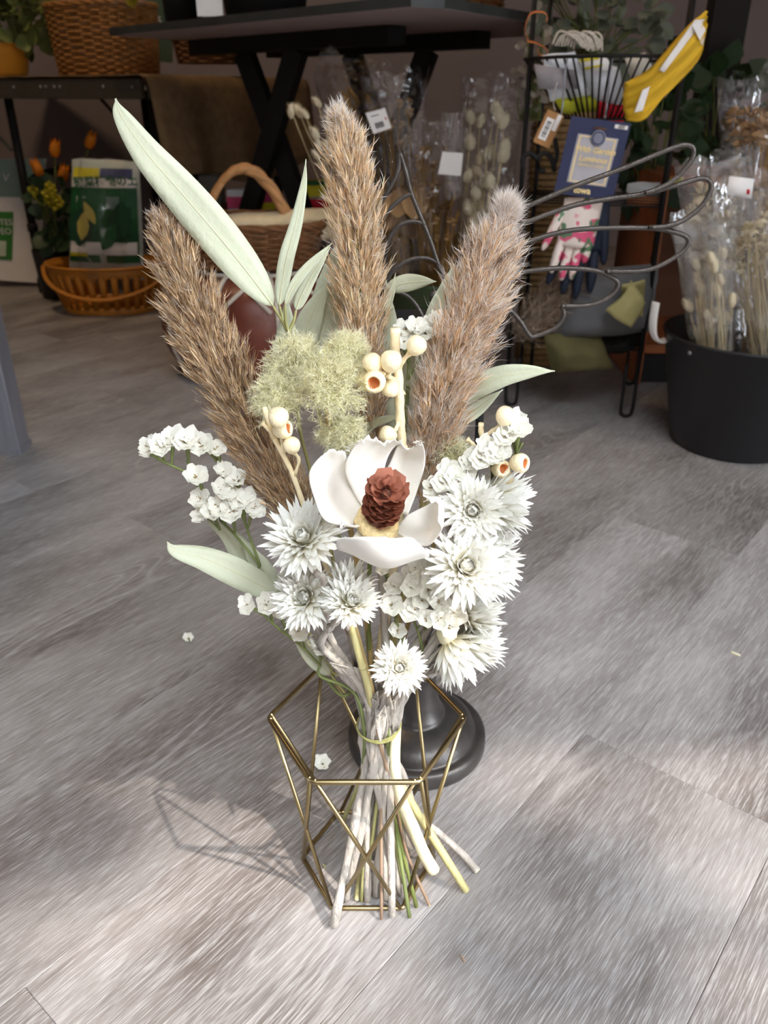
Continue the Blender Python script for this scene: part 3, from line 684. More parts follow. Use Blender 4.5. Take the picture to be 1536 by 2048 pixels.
pouch('canvas_bag', 'black bag under the grey canvas bag', 'bag', [(1120, 670), (1290, 660), (1270, 700), (1130, 715)], 1.50, M_BLACK, .03)
fz = thing('dried_plume_bundle', 'fluffy brown dried grass bundle lying on the left of the low shelf', 'dried grass', aty(1080, 660, 1.47))
gg = np.random.default_rng(4); nfz = 2600; t_ = gg.random((nfz, 1)); A_ = np.array(aty(1045, 665, 1.47)); B_ = np.array(aty(1155, 540, 1.45))
S_ = A_ + (B_ - A_) * t_ + gg.normal(size=(nfz, 3)) * .012; E_ = S_ + (B_ - A_) * .16 + gg.normal(size=(nfz, 3)) * .014
fibres('fluff', S_, E_, np.full(nfz, .0012), lin(120, 100, 84), lin(186, 168, 150), attrmat('brown_fluff'), fz, seed=3)
# rope scratching board and panel behind the rack
rp = thing('rope_post', 'square post wound with brown rope behind the wire rack', 'rope post', (.36, 1.80, 0))
MB().box(.36, 1.80, .29, .10, .06, .58).build('core', M_BROWN, rp, smooth=False)
mb = MB()
for k in range(46):
    z = .01 + k * .0125; mb.tube([(.305, 1.765, z), (.415, 1.765, z), (.415, 1.835, z), (.305, 1.835, z), (.305, 1.765, z)], .006, 6)
mb.build('rope', mat('jute_rope', lin(142, 112, 74), .9, .2, 120), rp)['kind'] = 'stuff'

# ---- leafy things and boards behind the rack on the right
def foliage(name, label, c, rad, n, m, size, cat='foliage', seed=1, pot=None, grp=None, asparts=True, kind='leaf'):
    g = random.Random(seed); c = Vector(c)
    root = thing(name, label, cat, Vector((c.x, c.y, c.z - rad[2])) if pot is None else pot, grp)
    it = []; mbj = MB(); pmv = podmesh('leaf')
    for k in range(n):
        d = Vector((g.gauss(0, 1), g.gauss(0, 1), g.gauss(0, 1))).normalized() * g.random() ** .4
        p = c + Vector((d.x * rad[0], d.y * rad[1], d.z * rad[2]))
        dr = Vector((d.x + g.uniform(-.4, .4), d.y - .2 + g.uniform(-.4, .4), d.z + g.uniform(-.6, .5))).normalized()
        X, Y_, Z = frame(Vector((g.uniform(-.6, .6), -1, g.uniform(-.2, 1)))); 
        sx = dr.cross(Z).normalized(); nz = sx.cross(dr)
        M = basis(sx, dr, nz, p, size * g.uniform(.7, 1.3))
        if asparts:
            key = ('leaf', m.name)
            if key not in _PM: me = podmesh('leaf'); me.materials.append(m); _PM[key] = me
            inst(_PM[key], 'leaf', root, M)
        else: mbj.add([M @ v.co for v in pmv.vertices], [tuple(f.vertices) for f in pmv.polygons])
        if k % 3 == 0: it.append((Vector((c.x + g.uniform(-.02, .02), c.y, c.z - rad[2])), p, .0013))
    if not asparts: mbj.build('leaves', m, root)['kind'] = 'stuff'
    blades('twigs', root, it, M_OLEAF)
    return root
foliage('dried_wreath', 'grey green dried eucalyptus bundle above the rack basket', aty(1200, 30, 1.72), (.13, .06, .085), 150, M_GLEAF, .030, 'dried foliage', 31)
foliage('dried_wreath', 'silvery dusty miller sprig at the left rack post', aty(1068, 130, 1.66), (.03, .03, .09), 70, mat('silver_leaf', lin(150, 140, 126), .9, .2), .018, 'dried foliage', 32)
foliage('ivy_plant', 'dark green ivy hanging behind the wire rack', aty(1315, 260, 1.80), (.06, .04, .16), 80, M_DLEAF, .045, 'plant', 33)
foliage('ivy_plant', 'dark leafy plant between the rack and the black post', aty(1440, 250, 1.95), (.07, .05, .14), 60, M_DLEAF, .050, 'plant', 34)
bp_ = aty(1432, 200, 2.0)
o = MB().box(bp_.x, 2.02, .9, .075, .05, 1.8).build('black_post', M_BLACK, smooth=False); tag(o, 'tall square black metal post behind the wire rack', 'post')
sh = thing('wooden_shelf', 'red brown wooden shelf unit half hidden behind the right bucket', 'shelf', (.66, 1.78, 0))
MB().box(.68, 1.78, .075, .30, .26, .018).build('bottom_board', M_GREYWOOD, sh, smooth=False, bevel=.002)
MB().box(.68, 1.78, .40, .30, .26, .018).build('top_board', M_GREYWOOD, sh, smooth=False, bevel=.002)
MB().box(.68, 1.905, .24, .30, .012, .31).build('back_board', M_BROWN, sh, smooth=False)
for x in (.535, .825): MB().box(x, 1.78, .205, .016, .26, .41).build('side_board', M_GREYWOOD, sh, smooth=False, bevel=.002)
MB().box(.68, 1.67, .03, .30, .012, .06).build('plinth', M_BLACK, sh, smooth=False)
pb = pouch('seed_packet', 'grey and orange seed packet on the top of the wooden shelf', 'packet', [(1255, 365), (1330, 365), (1325, 405), (1250, 405)], 1.66, mat('packet_grey', lin(170, 172, 172), .5), .01)
MB().grid([[aty(1256, 392, 1.645), aty(1330, 392, 1.645)], [aty(1252, 410, 1.645), aty(1326, 410, 1.645)]]).build('orange_band', M_ORANGER, pb, solid=.0005)
pouch('seed_packet', 'lime green sprayer handle sticking out on the shelf', 'tool', [(1330, 362), (1365, 355), (1366, 368), (1335, 378)], 1.64, M_LIME, .008)
pouch('fertilizer_box', 'white carton beside the right bucket, behind the wire wing', 'carton', [(1345, 440), (1405, 435), (1405, 480), (1348, 488)], 1.50, M_WHITE, .015)

# ---- upper table with X legs
TZ = .665
P0, P1, P2 = atz(850, 12, TZ), atz(220, 72, TZ), atz(1060, 45, TZ)
dL, dR = (P1 - P0), (P2 - P0) * 1.9
ut = thing('display_table', 'dark topped display table with crossed black legs in the background', 'table', Vector((P0.x - .1, P0.y + .5, 0)))
ch = P0 + dL.normalized() * .03; ch2 = P0 + dR.normalized() * .06
poly = [ch, P1, P1 + dR, P0 + dR, ch2]
n_ = len(poly); mb = MB(); th = .016
vs = [p + Vector((0, 0, 0)) for p in poly] + [p + Vector((0, 0, th)) for p in poly]
mb.add(vs, [tuple(range(n_, 2 * n_))[::-1]] + [(i, (i + 1) % n_, n_ + (i + 1) % n_, n_ + i) for i in range(n_)]); mb.build('table_top', M_TABLETOP, ut, smooth=False)
MB().add([p + Vector((0, 0, .0008)) for p in poly], [tuple(range(n_))]).build('underside', M_TABLEUND, ut, smooth=False, solid=.001)
eL = dL.normalized(); eR = dR.normalized()
def tbl(a, b): return P0 + eL * a + eR * b
for (b_, a0, a1) in ((.25, .25, .97), (.50, .18, .92)):
    MB().bar(tbl(a0, b_) - Vector((0, 0, .017)), tbl(a1, b_) - Vector((0, 0, .017)), .05, .032).build('rail', M_BLACK, ut, smooth=False)
for (b_, a0, a1) in ((.25, .565, .97), (.278, .80, .43), (.50, .60, .27), (.528, .36, .70)):
    q0, q1 = tbl(a0, b_), tbl(a1, b_); q0.z = TZ - .03; q1.z = .0
    MB().bar(q0, q1, .05, .024, eR).build('leg', M_BLACK, ut, smooth=False)

# ---- folding table on the left with burlap
FA = Vector((-.585, 2.25, .585)); fe = Vector((-.89, .455, 0)).normalized(); fr_ = Vector((.455, .89, 0)).normalized()
ft = thing('folding_table', 'brown edged folding table with a burlap cover on the left', 'table', FA - Vector((0, 0, .585)))
def fpt(a, b_, z): p = FA + fe * a + fr_ * b_; return Vector((p.x, p.y, z))
def slab(nm, a0, a1, b0, b1, z0, z1, m, root, **k):
    q = [fpt(a0, b0, z0), fpt(a1, b0, z0), fpt(a1, b1, z0), fpt(a0, b1, z0)]; v = q + [p + Vector((0, 0, z1 - z0)) for p in q]
    return MB().add(v, [(3, 2, 1, 0), (4, 5, 6, 7), (0, 1, 5, 4), (1, 2, 6, 5), (2, 3, 7, 6), (3, 0, 4, 7)]).build(nm, m, root, smooth=False, **k)
M_APRON = mat('dark_aluminium', lin(66, 60, 50), .5, .1)
slab('top', .012, 1.1, .012, .70, .568, .582, M_BROWN, ft)
slab('apron', .02, 1.1, 0, .018, .534, .580, M_APRON, ft, bevel=.003)
slab('apron', .0, .018, .02, .70, .534, .580, M_APRON, ft)
for a in (.045, .14, .29, .31, .34, .36, .46):
    MB().lathe([(0, -.002), (.004, -.001), (.004, .001), (0, .002)], fpt(a, -.002, .562), 8, -fr_).build('rivet', M_STEEL, ft)
for (a, b_) in ((.03, .05), (.55, .05), (.03, .6), (.55, .6)):
    MB().tube([fpt(a, b_, .555), fpt(a, b_, .0)], .012, 10).build('leg', M_BLACK, ft)
    MB().lathe([(0, 0), (.017, 0), (.017, .04), (.013, .045), (0, .045)], fpt(a, b_, 0), 10).build('foot_cap', M_BLACKMAT, ft)
    MB().lathe([(.013, -.012), (.0155, -.01), (.0155, .01), (.013, .012)], fpt(a, b_, .19), 10, cap=False).build('collar', M_BLACK, ft)
for a in (.03, .55): MB().tube(cr([fpt(a, .06, .28), fpt(a, .10, .33), fpt(a, .3, .34), fpt(a, .55, .33), fpt(a, .60, .28)], 4), .010, 8).build('leg_bow', M_BLACK, ft)
for a in (.03, .55): MB().tube([fpt(a + .02, .045, .40), fpt(a + .18, .045, .545)], .0045, 6).build('brace', M_APRON, ft)
bu = thing('burlap_cover', 'brown burlap cloth draped over the end of the folding table', 'cloth', fpt(0, .3, .4))
prof = [(.10, .586), (.045, .588), (.012, .589), (-.012, .582), (-.022, .56), (-.03, .50), (-.04, .44), (-.045, .40), (-.05, .36), (-.055, .335)]
rows = []
for (a, z) in prof:
    row = []
    for j in range(25):
        b_ = -.012 + .74 * j / 24; k = max(0, (.58 - z) / .24)
        hem = .0 if z > .40 else (.03 * math.sin(b_ * 9 + 1) + .035 * (b_ - .2))
        row.append(fpt(a - .018 * k * math.sin(b_ * 22), b_ - .004 * k, z + hem))
    rows.append(row)
MB().grid(rows).build('cloth', M_BURLAP, bu, solid=.002)
rows = [[fpt(a, b_, .5865 + .0012 * math.sin(a * 60 + b_ * 20)) for b_ in np.linspace(-.004, .7, 12)] for a in np.linspace(.08, 1.05, 22)]
MB().grid(rows).build('cloth', M_BURLAP, bu, solid=.002)

def woven(name, label, c, rx0, ry0, rx1, ry1, h, rows, stakes, m, rotz=0, rad=.0035, cat='basket', p=2.6, rimr=.007, grp=None):
    c = Vector(c); root = thing(name, label, cat, c, grp); RM = Matrix.Rotation(rotz, 3, 'Z')
    def pt(a, t, off=0):
        rx, ry = rx0 + (rx1 - rx0) * t + off, ry0 + (ry1 - ry0) * t + off; ca, sa = math.cos(a), math.sin(a)
        return c + RM @ Vector((rx * math.copysign(abs(ca) ** (2 / p), ca), ry * math.copysign(abs(sa) ** (2 / p), sa), h * t))
    sk = MB(); wv = MB()
    for k in range(stakes): sk.tube([pt(2 * math.pi * k / stakes, t) for t in (0, .5, 1)], rad * .8, 5)
    sk.build('stakes', m, root)['kind'] = 'stuff'
    ns = stakes * 4
    for r_ in range(rows):
        t = (r_ + .5) / rows
        wv.tube([pt(2 * math.pi * i / ns, t, rad * 1.1 * math.sin(math.pi * (i / 4 * 1.0 + r_))) for i in range(ns + 1)], rad * .95, 5, cap=False)
    wv.build('weave', m, root)['kind'] = 'stuff'
    for q in range(3): MB().tube([pt(2 * math.pi * i / 60, 1, .004 * math.sin(i * .9 + q * 2.1)) + Vector((0, 0, .004 * math.cos(i * .9 + q * 2.1))) for i in range(61)], rimr * .6, 6, cap=False).build('rim_strand', m, root)
    MB().add([pt(2 * math.pi * i / 24, .03) for i in range(24)], [tuple(range(24))]).build('base', m, root, smooth=False)
    return root
ang = math.atan2(fe.y, fe.x)
wc = fpt(.295, .19, .589)
wb = woven('wicker_basket', 'tall golden brown wicker basket on the folding table', wc, .135, .10, .150, .11, .165, 22, 30, M_WICK, ang, .0036)
MB().tube(cr([wc + fe * .12 - fr_ * .1 + Vector((0, 0, .18)), wc + fe * .10 - fr_ * .05 + Vector((0, 0, .26)), wc + fe * .06 + Vector((0, 0, .30))], 5), .004, 6).build('handle', M_WICK, wb)
hb_ = aty(262, 8, 2.28)
bunch('cellophane wrapped pale yellow flower hanging over the wicker basket', hb_ + Vector((0, .0, .12)), hb_ - Vector((0, 0, .0)), .012, 16, M_YFLOW, 'puff', .011, M_OLEAF, M_FILM2, .05, 41, 'wrapped_flower', 'blossom', None, hspan=.06, wraptop=.0)
op = thing('orange_pot', 'orange plant pot on the folding table at the left edge', 'pot', fpt(.60, .10, .589))
MB().lathe([(0, 0), (.055, 0), (.062, .01), (.075, .075), (.078, .078), (.078, .082), (.072, .082), (.060, .02), (0, .02)], fpt(.60, .10, .589), 28).build('body', mat('orange_pot', lin(198, 132, 42), .45, .06), op)
foliage('green_plant', 'green leafy houseplant in the orange pot at the upper left', fpt(.55, .12, .76), (.10, .07, .10), 90, M_OLEAF, .05, 'plant', 51)
sg = thing('price_board', 'dark green price board with pale numbers behind the wicker basket', 'sign', aty(305, 110, 2.78))
q = [aty(290, -40, 2.78), aty(345, -42, 2.78), aty(345, 125, 2.78), aty(296, 122, 2.78)]
MB().grid([[q[0], q[1]], [q[3], q[2]]]).build('board', mat('board_green', lin(64, 84, 66), .7), sg, solid=.004, smooth=False)
textmesh('25', .028, aty(314, 42, 2.774), (1, 0, 0), (0, 0, 1), M_WHITE, sg)
for (px, py, b_, r, lab) in ((360, 47, .55, .048, 'black plastic flower bucket on the display table, left one'), (520, 34, .45, .095, 'wide black plastic tub on the display table, between the left bucket and the wicker basket')):
    p = atz(px, py, TZ + th); p = Vector((p.x, p.y + r, TZ + th)); q = thing('black_bucket', lab, 'bucket', p)
    MB().lathe([(0, 0), (r * .85, 0), (r, .12), (r * 1.03, .125), (r * .97, .125), (r * .8, .01), (0, .01)], p, 28).build('body', M_BLACKMAT, q)
p = tbl(.16, .34); p.z = TZ + th
woven('wicker_basket', 'brown wicker basket cut off by the top edge, on the display table', p, .10, .075, .11, .085, .10, 12, 26, M_WICKD, math.atan2(eR.y, eR.x), .004)
woven('wicker_basket', 'low dark wicker basket half hidden behind the display table leg', aty(425, 128, 2.62), .09, .06, .10, .07, .06, 8, 20, M_WICKD, .2, .004)
q = thing('white_card', 'small white card standing on the display table edge', 'card', atz(415, 30, TZ + th)); p = atz(415, 30, TZ + th)
MB().box(p.x, p.y + .03, TZ + th + .05, .05, .004, .1).build('card', M_WHITE, q, smooth=False)

# ---- pouf with basket
PC = Vector((-.272, 1.785, 0)); PR, PH = .207, .225
pf = thing('leather_pouf', 'round brown leather pouf with white cord stitching on the floor', 'pouf', PC)
pp = [(0, 0), (.12, 0), (.165, .012), (.196, .05), (.207, .105), (.200, .155), (.180, .195), (.14, .218), (.08, .225), (0, .226)]
NP = 10
rows = []
prs = cr([Vector((r, 0, z)) for r, z in pp], 3)
for q in prs:
    row = []
    for k in range(NP * 6):
        a = 2 * math.pi * k / (NP * 6); u = (k % 6) / 6; pf_ = 1 + .035 * math.sin(math.pi * u) * (1 if q.x > .05 else 0)
        row.append(PC + Vector((q.x * pf_ * math.cos(a), q.x * pf_ * math.sin(a), q.z)))
    rows.append(row)
MB().grid(rows, closed=True).build('leather_body', M_LEATHER, pf)
def pfp(a, t, off=.004):
    i = t * (len(prs) - 1); k = min(int(i), len(prs) - 2); q = prs[k].lerp(prs[k + 1], i - k)
    u = (a / (2 * math.pi) * NP) % 1; r = q.x * (1 + .035 * math.sin(math.pi * u)) + off * (.3 if t > .9 else 1)
    return PC + Vector((r * math.cos(a), r * math.sin(a), q.z + (.003 if t > .75 else 0)))
for k in range(NP):
    a = 2 * math.pi * k / NP
    MB().tube([pfp(a, t) for t in np.linspace(.1, .93, 16)], .0045, 6).build('cord', M_CORD, pf)
    a1, a2 = a + .06, a + 2 * math.pi / NP - .06; am = (a1 + a2) / 2
    MB().tube([pfp(a1 + (am - a1) * t, .58 + .14 * t) for t in np.linspace(0, 1, 7)] + [pfp(am + (a2 - am) * t, .72 - .14 * t) for t in np.linspace(0, 1, 7)][1:], .0042, 6).build('zigzag_cord', M_CORD, pf)
    MB().tube([pfp(a + 2 * math.pi / NP * t, .80) for t in np.linspace(0, 1, 8)], .0042, 6).build('top_cord', M_CORD, pf)
bc = PC + Vector((-.012, -.02, .229))
hb2 = woven('handled_basket', 'oval brown wicker basket with an arched handle resting on the pouf', bc, .135, .09, .165, .115, .085, 15, 34, M_WICKD, -.05, .003)
hpts = [bc + Vector((-.095 + .19 * t, .0, .06 + .125 * math.sin(math.pi * t) ** .75)) for t in np.linspace(0, 1, 26)]
for q in range(3):
    MB().tube([p + Vector((.004 * math.cos(i * .55 + q * 2.09), .008 * math.sin(i * .55 + q * 2.09), .004 * math.sin(i * .55 + q * 2.09 + 1))) for i, p in enumerate(hpts)], .0072, 8).build('handle_strand', M_RATTAN, hb2)
pk = pouch('wrapped_packet', 'cream packet in crinkled film lying in the handled basket', 'packet', [(425, 428), (690, 415), (700, 480), (400, 485)], 1.77, M_CREAMPAPER, .05)
wrap(pk, aty(400, 480, 1.76), aty(700, 470, 1.76), .06, .055, .1, 61, M_FILM, n=22, k=8)

# ---- orange slatted basket with soil bag
OC = Vector((-.777, 2.33, 0))
ob = thing('slatted_basket', 'oval orange brown slatted basket on the floor at the left', 'basket', OC)
def ov(a, t, off=0): return OC + Vector(((.132 + .034 * t + off) * math.cos(a), (.09 + .026 * t + off) * math.sin(a), .128 * t))
for (t0, t1, nm) in ((.0, .16, 'bottom_band'), (.80, 1.0, 'rim_band')):
    MB().grid([[ov(2 * math.pi * k / 48, t, o_) for k in range(48)] for t, o_ in ((t0, 0), (t1, 0), (t1, -.005), (t0, -.005), (t0, 0))], closed=True).build(nm, M_ORANGEW, ob)
MB().tube([ov(2 * math.pi * k / 48, 1.0, -.001) for k in range(49)], .0045, 6, cap=False).build('rim', M_ORANGEW, ob)
for k in range(30):
    a = 2 * math.pi * k / 30; da = .055
    MB().grid([[ov(a - da, t, -.001), ov(a, t, .0005), ov(a + da, t, -.001)] for t in (.12, .5, .85)]).build('slat', M_ORANGEW, ob, solid=.004)
MB().add([ov(2 * math.pi * k / 32, .04, -.004) for k in range(32)], [tuple(range(32))]).build('base', M_ORANGEW, ob, smooth=False)
hh = []
for i in range(25):
    t = i / 24; a = math.pi + math.pi * t; q = ov(a, .93 - .55 * math.sin(math.pi * t) ** .9, .012); hh.append(q)
MB().tube(hh, .0075, 8, flat=.5).build('handle', M_ORANGEW, ob)
C = [aty(144, 318, 2.30), aty(278, 322, 2.30), aty(290, 520, 2.27), aty(133, 516, 2.27)]
sb_ = pouch('soil_bag', 'green and white plastic bag of potting soil standing in the slatted basket', 'bag', [(144, 318), (278, 322), (290, 560), (138, 556)], 2.31, mat('bag_plastic', lin(186, 192, 180), .3, .05, spec=.6), .035)
def bagq(nm, m, u0, u1, v0, v1, d=.003, seg=8):
    Cc = [aty(144, 318, 2.31), aty(278, 322, 2.31), aty(290, 560, 2.31), aty(138, 556, 2.31)]
    def f(u, v):
        k = (max(0, math.sin(math.pi * u)) * max(0, math.sin(math.pi * v))) ** .38; p = Cc[0].lerp(Cc[1], u).lerp(Cc[3].lerp(Cc[2], u), v)
        return p + Vector((0, -.035 * k * (mnoise.noise(p * 28) * .35 + 1) - d, 0))
    return MB().grid([[f(u0 + (u1 - u0) * i / seg, v0 + (v1 - v0) * j / seg) for i in range(seg + 1)] for j in range(seg + 1)]).build(nm, m, sb_)
bagq('green_print', M_DGREEN, .03, .97, .215, .84); bagq('white_lower_print', M_WHITE, .05, .95, .66, .77, .005)
bagq('yellow_strip', M_YELP, .05, .45, .06, .135); bagq('blue_strip', M_NAVYP, .46, .92, .06, .135); bagq('title_band', M_WHITE, .05, .95, .14, .21)

def bagleaf(px, py, ln, ang, wd, m, Y):
    d = Vector((math.sin(ang), 0, math.cos(ang))); n_ = Vector((0, -1, 0)); key = ('leaf', m.name)
    if key not in _PM: me = podmesh('leaf'); me.materials.append(m); _PM[key] = me
    inst(_PM[key], 'leaf_print', sb_, basis(d.cross(n_), d, n_, aty(px, py, Y)) @ Matrix.Diagonal((ln * wd, ln, ln * .02, 1)))
M_LY = mat('leaf_yellow', lin(196, 176, 84), .5); M_LD = mat('leaf_dark_print', lin(14, 60, 34), .5)
bagleaf(158, 492, .105, .28, .75, M_LD, 2.247); bagleaf(163, 480, .075, .28, .5, M_LY, 2.245)
bagleaf(190, 448, .060, -.35, .5, M_LY, 2.243); bagleaf(215, 460, .09, .9, .7, M_LD, 2.246); bagleaf(240, 480, .10, .2, .7, M_LD, 2.246); bagleaf(205, 500, .08, .6, .6, M_DGREEN, 2.245)
bagq('round_badge', M_SIGNG, .56, .74, .28, .38, .006); bagq('strip_bottom', M_YELP, .05, .3, .755, .785, .006)
textmesh('観葉植物の土', .0275, aty(211, 364, 2.238), (1, 0, .03), (0, 0, 1), M_DGREEN, sb_, extrude=.001, bold=.0006)
wrap(sb_, aty(210, 555, 2.30), aty(212, 322, 2.30), .085, .095, .03, 71, M_FILM, nm='clear_sleeve', n=22, k=8)

# ---- tulips, sign board, steel post
vs_ = thing('dark_vase', 'dark cylindrical vase of orange tulips behind the slatted basket', 'vase', Vector((-.98, 2.48, 0)))
MB().lathe([(0, 0), (.045, 0), (.05, .01), (.058, .14), (.054, .14), (.045, .02), (0, .02)], Vector((-.98, 2.48, 0)), 24).build('body', M_BLACKMAT, vs_)
GT = 'orange tulips in the dark vase'
for (x, y, lab) in ((110, 298, 'orange tulip highest in the dark vase group, next to the table leg'), (74, 336, 'orange tulip leaning left beside the table leg'), (127, 348, 'orange tulip just left of the soil bag'), (181, 282, 'dim orange tulip above the soil bag')):
    p = aty(x, y, 2.44); f = Vector((-.98, 2.48, .05)); q = thing('tulip', lab, 'tulip', f, GT)
    pod('tulip', M_TULIP, q, p, .022, (p - f) + Vector((-.1 if x < 100 else .05, -.05, 0)), 'blossom'); blades('stalk', q, [(f, p - (p - f).normalized() * .02, .0025)], M_GREEN if 'M_GREEN' in globals() else M_OLEAF)
yb = thing('yellow_stock', 'yellow blossom spike below the orange tulips', 'flower', Vector((-.98, 2.46, .05)), None)
for (x, y) in ((66, 380), (75, 392), (92, 388), (103, 382), (98, 400), (108, 412), (84, 402), (112, 396), (118, 405), (100, 372)): pod('puff', M_YFLOW, yb, aty(x, y, 2.42), .014, (0, -1, .3), 'blossom')
blades('stalk', yb, [(Vector((-.98, 2.46, .05)), aty(95, 395, 2.43), .003)], M_OLEAF)
foliage('vase_foliage', 'dark green leaves around the tulip stems', aty(112, 430, 2.44), (.06, .04, .10), 46, M_DLEAF, .05, 'foliage', 61)
wsn = thing('sign_board', 'white sign board with a pale green top and a green label, behind the table leg', 'sign', aty(40, 560, 2.62))
q = [aty(-60, 318, 2.66), aty(92, 318, 2.66), aty(80, 566, 2.62), aty(-60, 556, 2.62)]
MB().grid([[q[0], q[1]], [q[3], q[2]]]).build('board', M_WHITE, wsn, solid=.006, smooth=False)
quadpart('sage_top', M_SIGNG, wsn, q, 0, 1, 0, .30, .005); quadpart('green_label', M_GREENP, wsn, q, .1, .60, .42, .82, .005)
textmesh('TES', .026, aty(12, 445, 2.625), (1, 0, 0), (0, 0, 1), M_WHITE, wsn); textmesh('EO', .026, aty(12, 463, 2.622), (1, 0, 0), (0, 0, 1), M_WHITE, wsn)
quadpart('pale_square', mat('pale_square', lin(190, 206, 180), .7), wsn, q, .3, .52, .66, .79, .008)
textmesh('V', .03, aty(10, 356, 2.645), (1, 0, 0), (0, 0, 1), M_WHITE, wsn, shear=.3)
sp0 = atz(46, 905, 0)
post = thing('steel_table', 'steel table whose single brushed leg shows at the left edge of the photo', 'table', sp0)
for (dx, dy) in ((0, 0), (-.75, 0), (0, -.50), (-.75, -.50)):
    MB().box(sp0.x - .016 + dx, sp0.y + .012 + dy, .36, .032, .045, .70).build('leg', M_STEEL, post, smooth=False, bevel=.0015)
    MB().box(sp0.x - .016 + dx, sp0.y + .012 + dy, .006, .036, .050, .012).build('foot_plate', M_STEEL, post, smooth=False, bevel=.001)
MB().box(sp0.x - .39, sp0.y - .24, .725, .80, .58, .03).build('table_top', M_STEEL, post, smooth=False, bevel=.002)

# ---- goods under the tables
cr0 = thing('dark_crate', 'dark crate under the display table carrying garden supplies', 'crate', (-.275, 2.28, 0))
for z in (.05, .15, .25): 
    MB().box(-.275, 2.16, z, .32, .014, .07).build('slat', M_BROWN, cr0, smooth=False)
for x in (-.43, -.12): MB().box(x, 2.28, .14, .016, .25, .28).build('side', M_BROWN, cr0, smooth=False)
MB().box(-.275, 2.28, .25, .30, .25, .012).build('board', M_BROWN, cr0, smooth=False)
def boxpx(nm, label, cat, x0, x1, y0, y1, Y, m, d=.05, bands=()):
    a, b_ = aty(x0, y0, Y), aty(x1, y1, Y); r = thing(nm, label, cat, Vector(((a.x + b_.x) / 2, Y, b_.z)))
    MB().box((a.x + b_.x) / 2, Y + d / 2, (a.z + b_.z) / 2, abs(b_.x - a.x), d, a.z - b_.z).build('pack', m, r, smooth=False, bevel=.004)
    for (t0, t1, bm) in bands:
        z0, z1 = a.z + (b_.z - a.z) * t0, a.z + (b_.z - a.z) * t1
        MB().box((a.x + b_.x) / 2, Y - .001, (z0 + z1) / 2, abs(b_.x - a.x) * .98, .003, abs(z1 - z0)).build('print', bm, r, smooth=False)
M_BLUE = mat('blue_print2', lin(30, 70, 130), .5); M_PINK = mat('pink_print', lin(200, 70, 110), .5)
boxpx('fertilizer_pack', 'yellow and red fertilizer pack under the display table', 'packet', 588, 652, 362, 430, 2.20, M_YELP, .05, ((.5, 1, M_RED), (0, .12, M_DGREEN)))
boxpx('spray_bottle', 'white and blue bottle pack with a red cap beside the yellow pack', 'bottle', 616, 664, 398, 448, 2.12, M_WHITE, .05, ((0, .4, M_RED), (.7, 1, M_BLUE)))
boxpx('fertilizer_pack', 'white pack with a pink print left of the crossed legs', 'packet', 452, 502, 380, 446, 2.24, M_BAGWHITE, .05, ((.2, .55, M_PINK),))
boxpx('fertilizer_pack', 'pink and yellow pack between the crossed legs', 'packet', 520, 552, 370, 440, 2.26, M_PINK, .05, ((.5, .8, M_YELP),))
boxpx('storage_box', 'grey plastic box in the dark behind the handled basket', 'box', 395, 445, 350, 440, 2.35, mat('grey_plastic', lin(96, 96, 92), .6), .08)

# ---- dried bunches standing in the middle background
MBK = Vector((.12, 1.66, 0))
mk = thing('flower_bucket', 'olive green bucket of dried flowers behind the wire wing', 'bucket', MBK)
MB().lathe([(0, .002), (.085, .002), (.115, .22), (.118, .225), (.112, .225), (.083, .012), (0, .012)], MBK, 32).build('body', M_DKPLAST, mk)
mk2 = thing('flower_bucket', 'black bucket of grasses behind the middle pampas plume', 'bucket', Vector((0, 2.08, 0)))
MB().lathe([(0, .002), (.075, .002), (.10, .22), (.103, .225), (.097, .225), (.073, .012), (0, .012)], Vector((0, 2.08, 0)), 32).build('body', M_BLACKMAT, mk2)
GM = 'dried flowers in the middle background'
f1 = Vector((0, 2.06, .06)); f2 = MBK + Vector((-.02, 0, .06)); f3 = MBK + Vector((.05, -.02, .06))
bunch('cellophane bunch of ochre foxtail grass behind the tallest pampas plume', f1, aty(715, 195, 1.72), .04, 12, M_OCHRE, 'fox', .030, M_OCHRE, M_FILM2, .085, 81, 'dried_bunch', 'foxtail', GM, hspan=.12)
bunch('bunny tail grasses leaning left behind the middle pampas plume', f1, aty(605, 215, 1.68), .03, 8, M_CREAMFL, 'tail', .016, M_STRAWB, None, .05, 82, 'dried_bunch', 'bunny_tail', GM, heads=[aty(582, 222, 1.66), aty(597, 222, 1.67), aty(610, 228, 1.66), aty(635, 205, 1.68), aty(630, 268, 1.66), aty(636, 285, 1.67), aty(632, 310, 1.66), aty(650, 290, 1.68)])
bunch('bunch of tiny tan blossoms above the tag, right of the foxtail grass', f2 - Vector((.06, 0, 0)), aty(795, 205, 1.72), .03, 14, M_TANFL, 'puff', .009, M_OCHRE, M_FILM2, .06, 83, 'dried_bunch', 'blossom', GM, hspan=.08)
bunch('brown dried baby breath bunch left of the white paper label', f2, aty(856, 300, 1.68), .035, 40, M_TANFL, 'puff', .0085, M_OCHRE, M_FILM2, .06, 84, 'dried_bunch', 'blossom', GM, hspan=.12)
bunch('cellophane bunch of cream poppy pods left of the wire rack', f3, aty(985, 215, 1.66), .045, 22, M_CREAMFL, 'pod', .0155, M_STRAWB, M_FILM2, .075, 85, 'dried_bunch', 'pod', GM, hspan=.24)
bunch('thin tan seed heads low between the wire wings', f2 + Vector((.02, -.05, 0)), aty(905, 430, 1.58), .03, 14, M_TANFL, 'puff', .008, M_OCHRE, None, .05, 86, 'dried_bunch', 'seed_head', GM, hspan=.12)
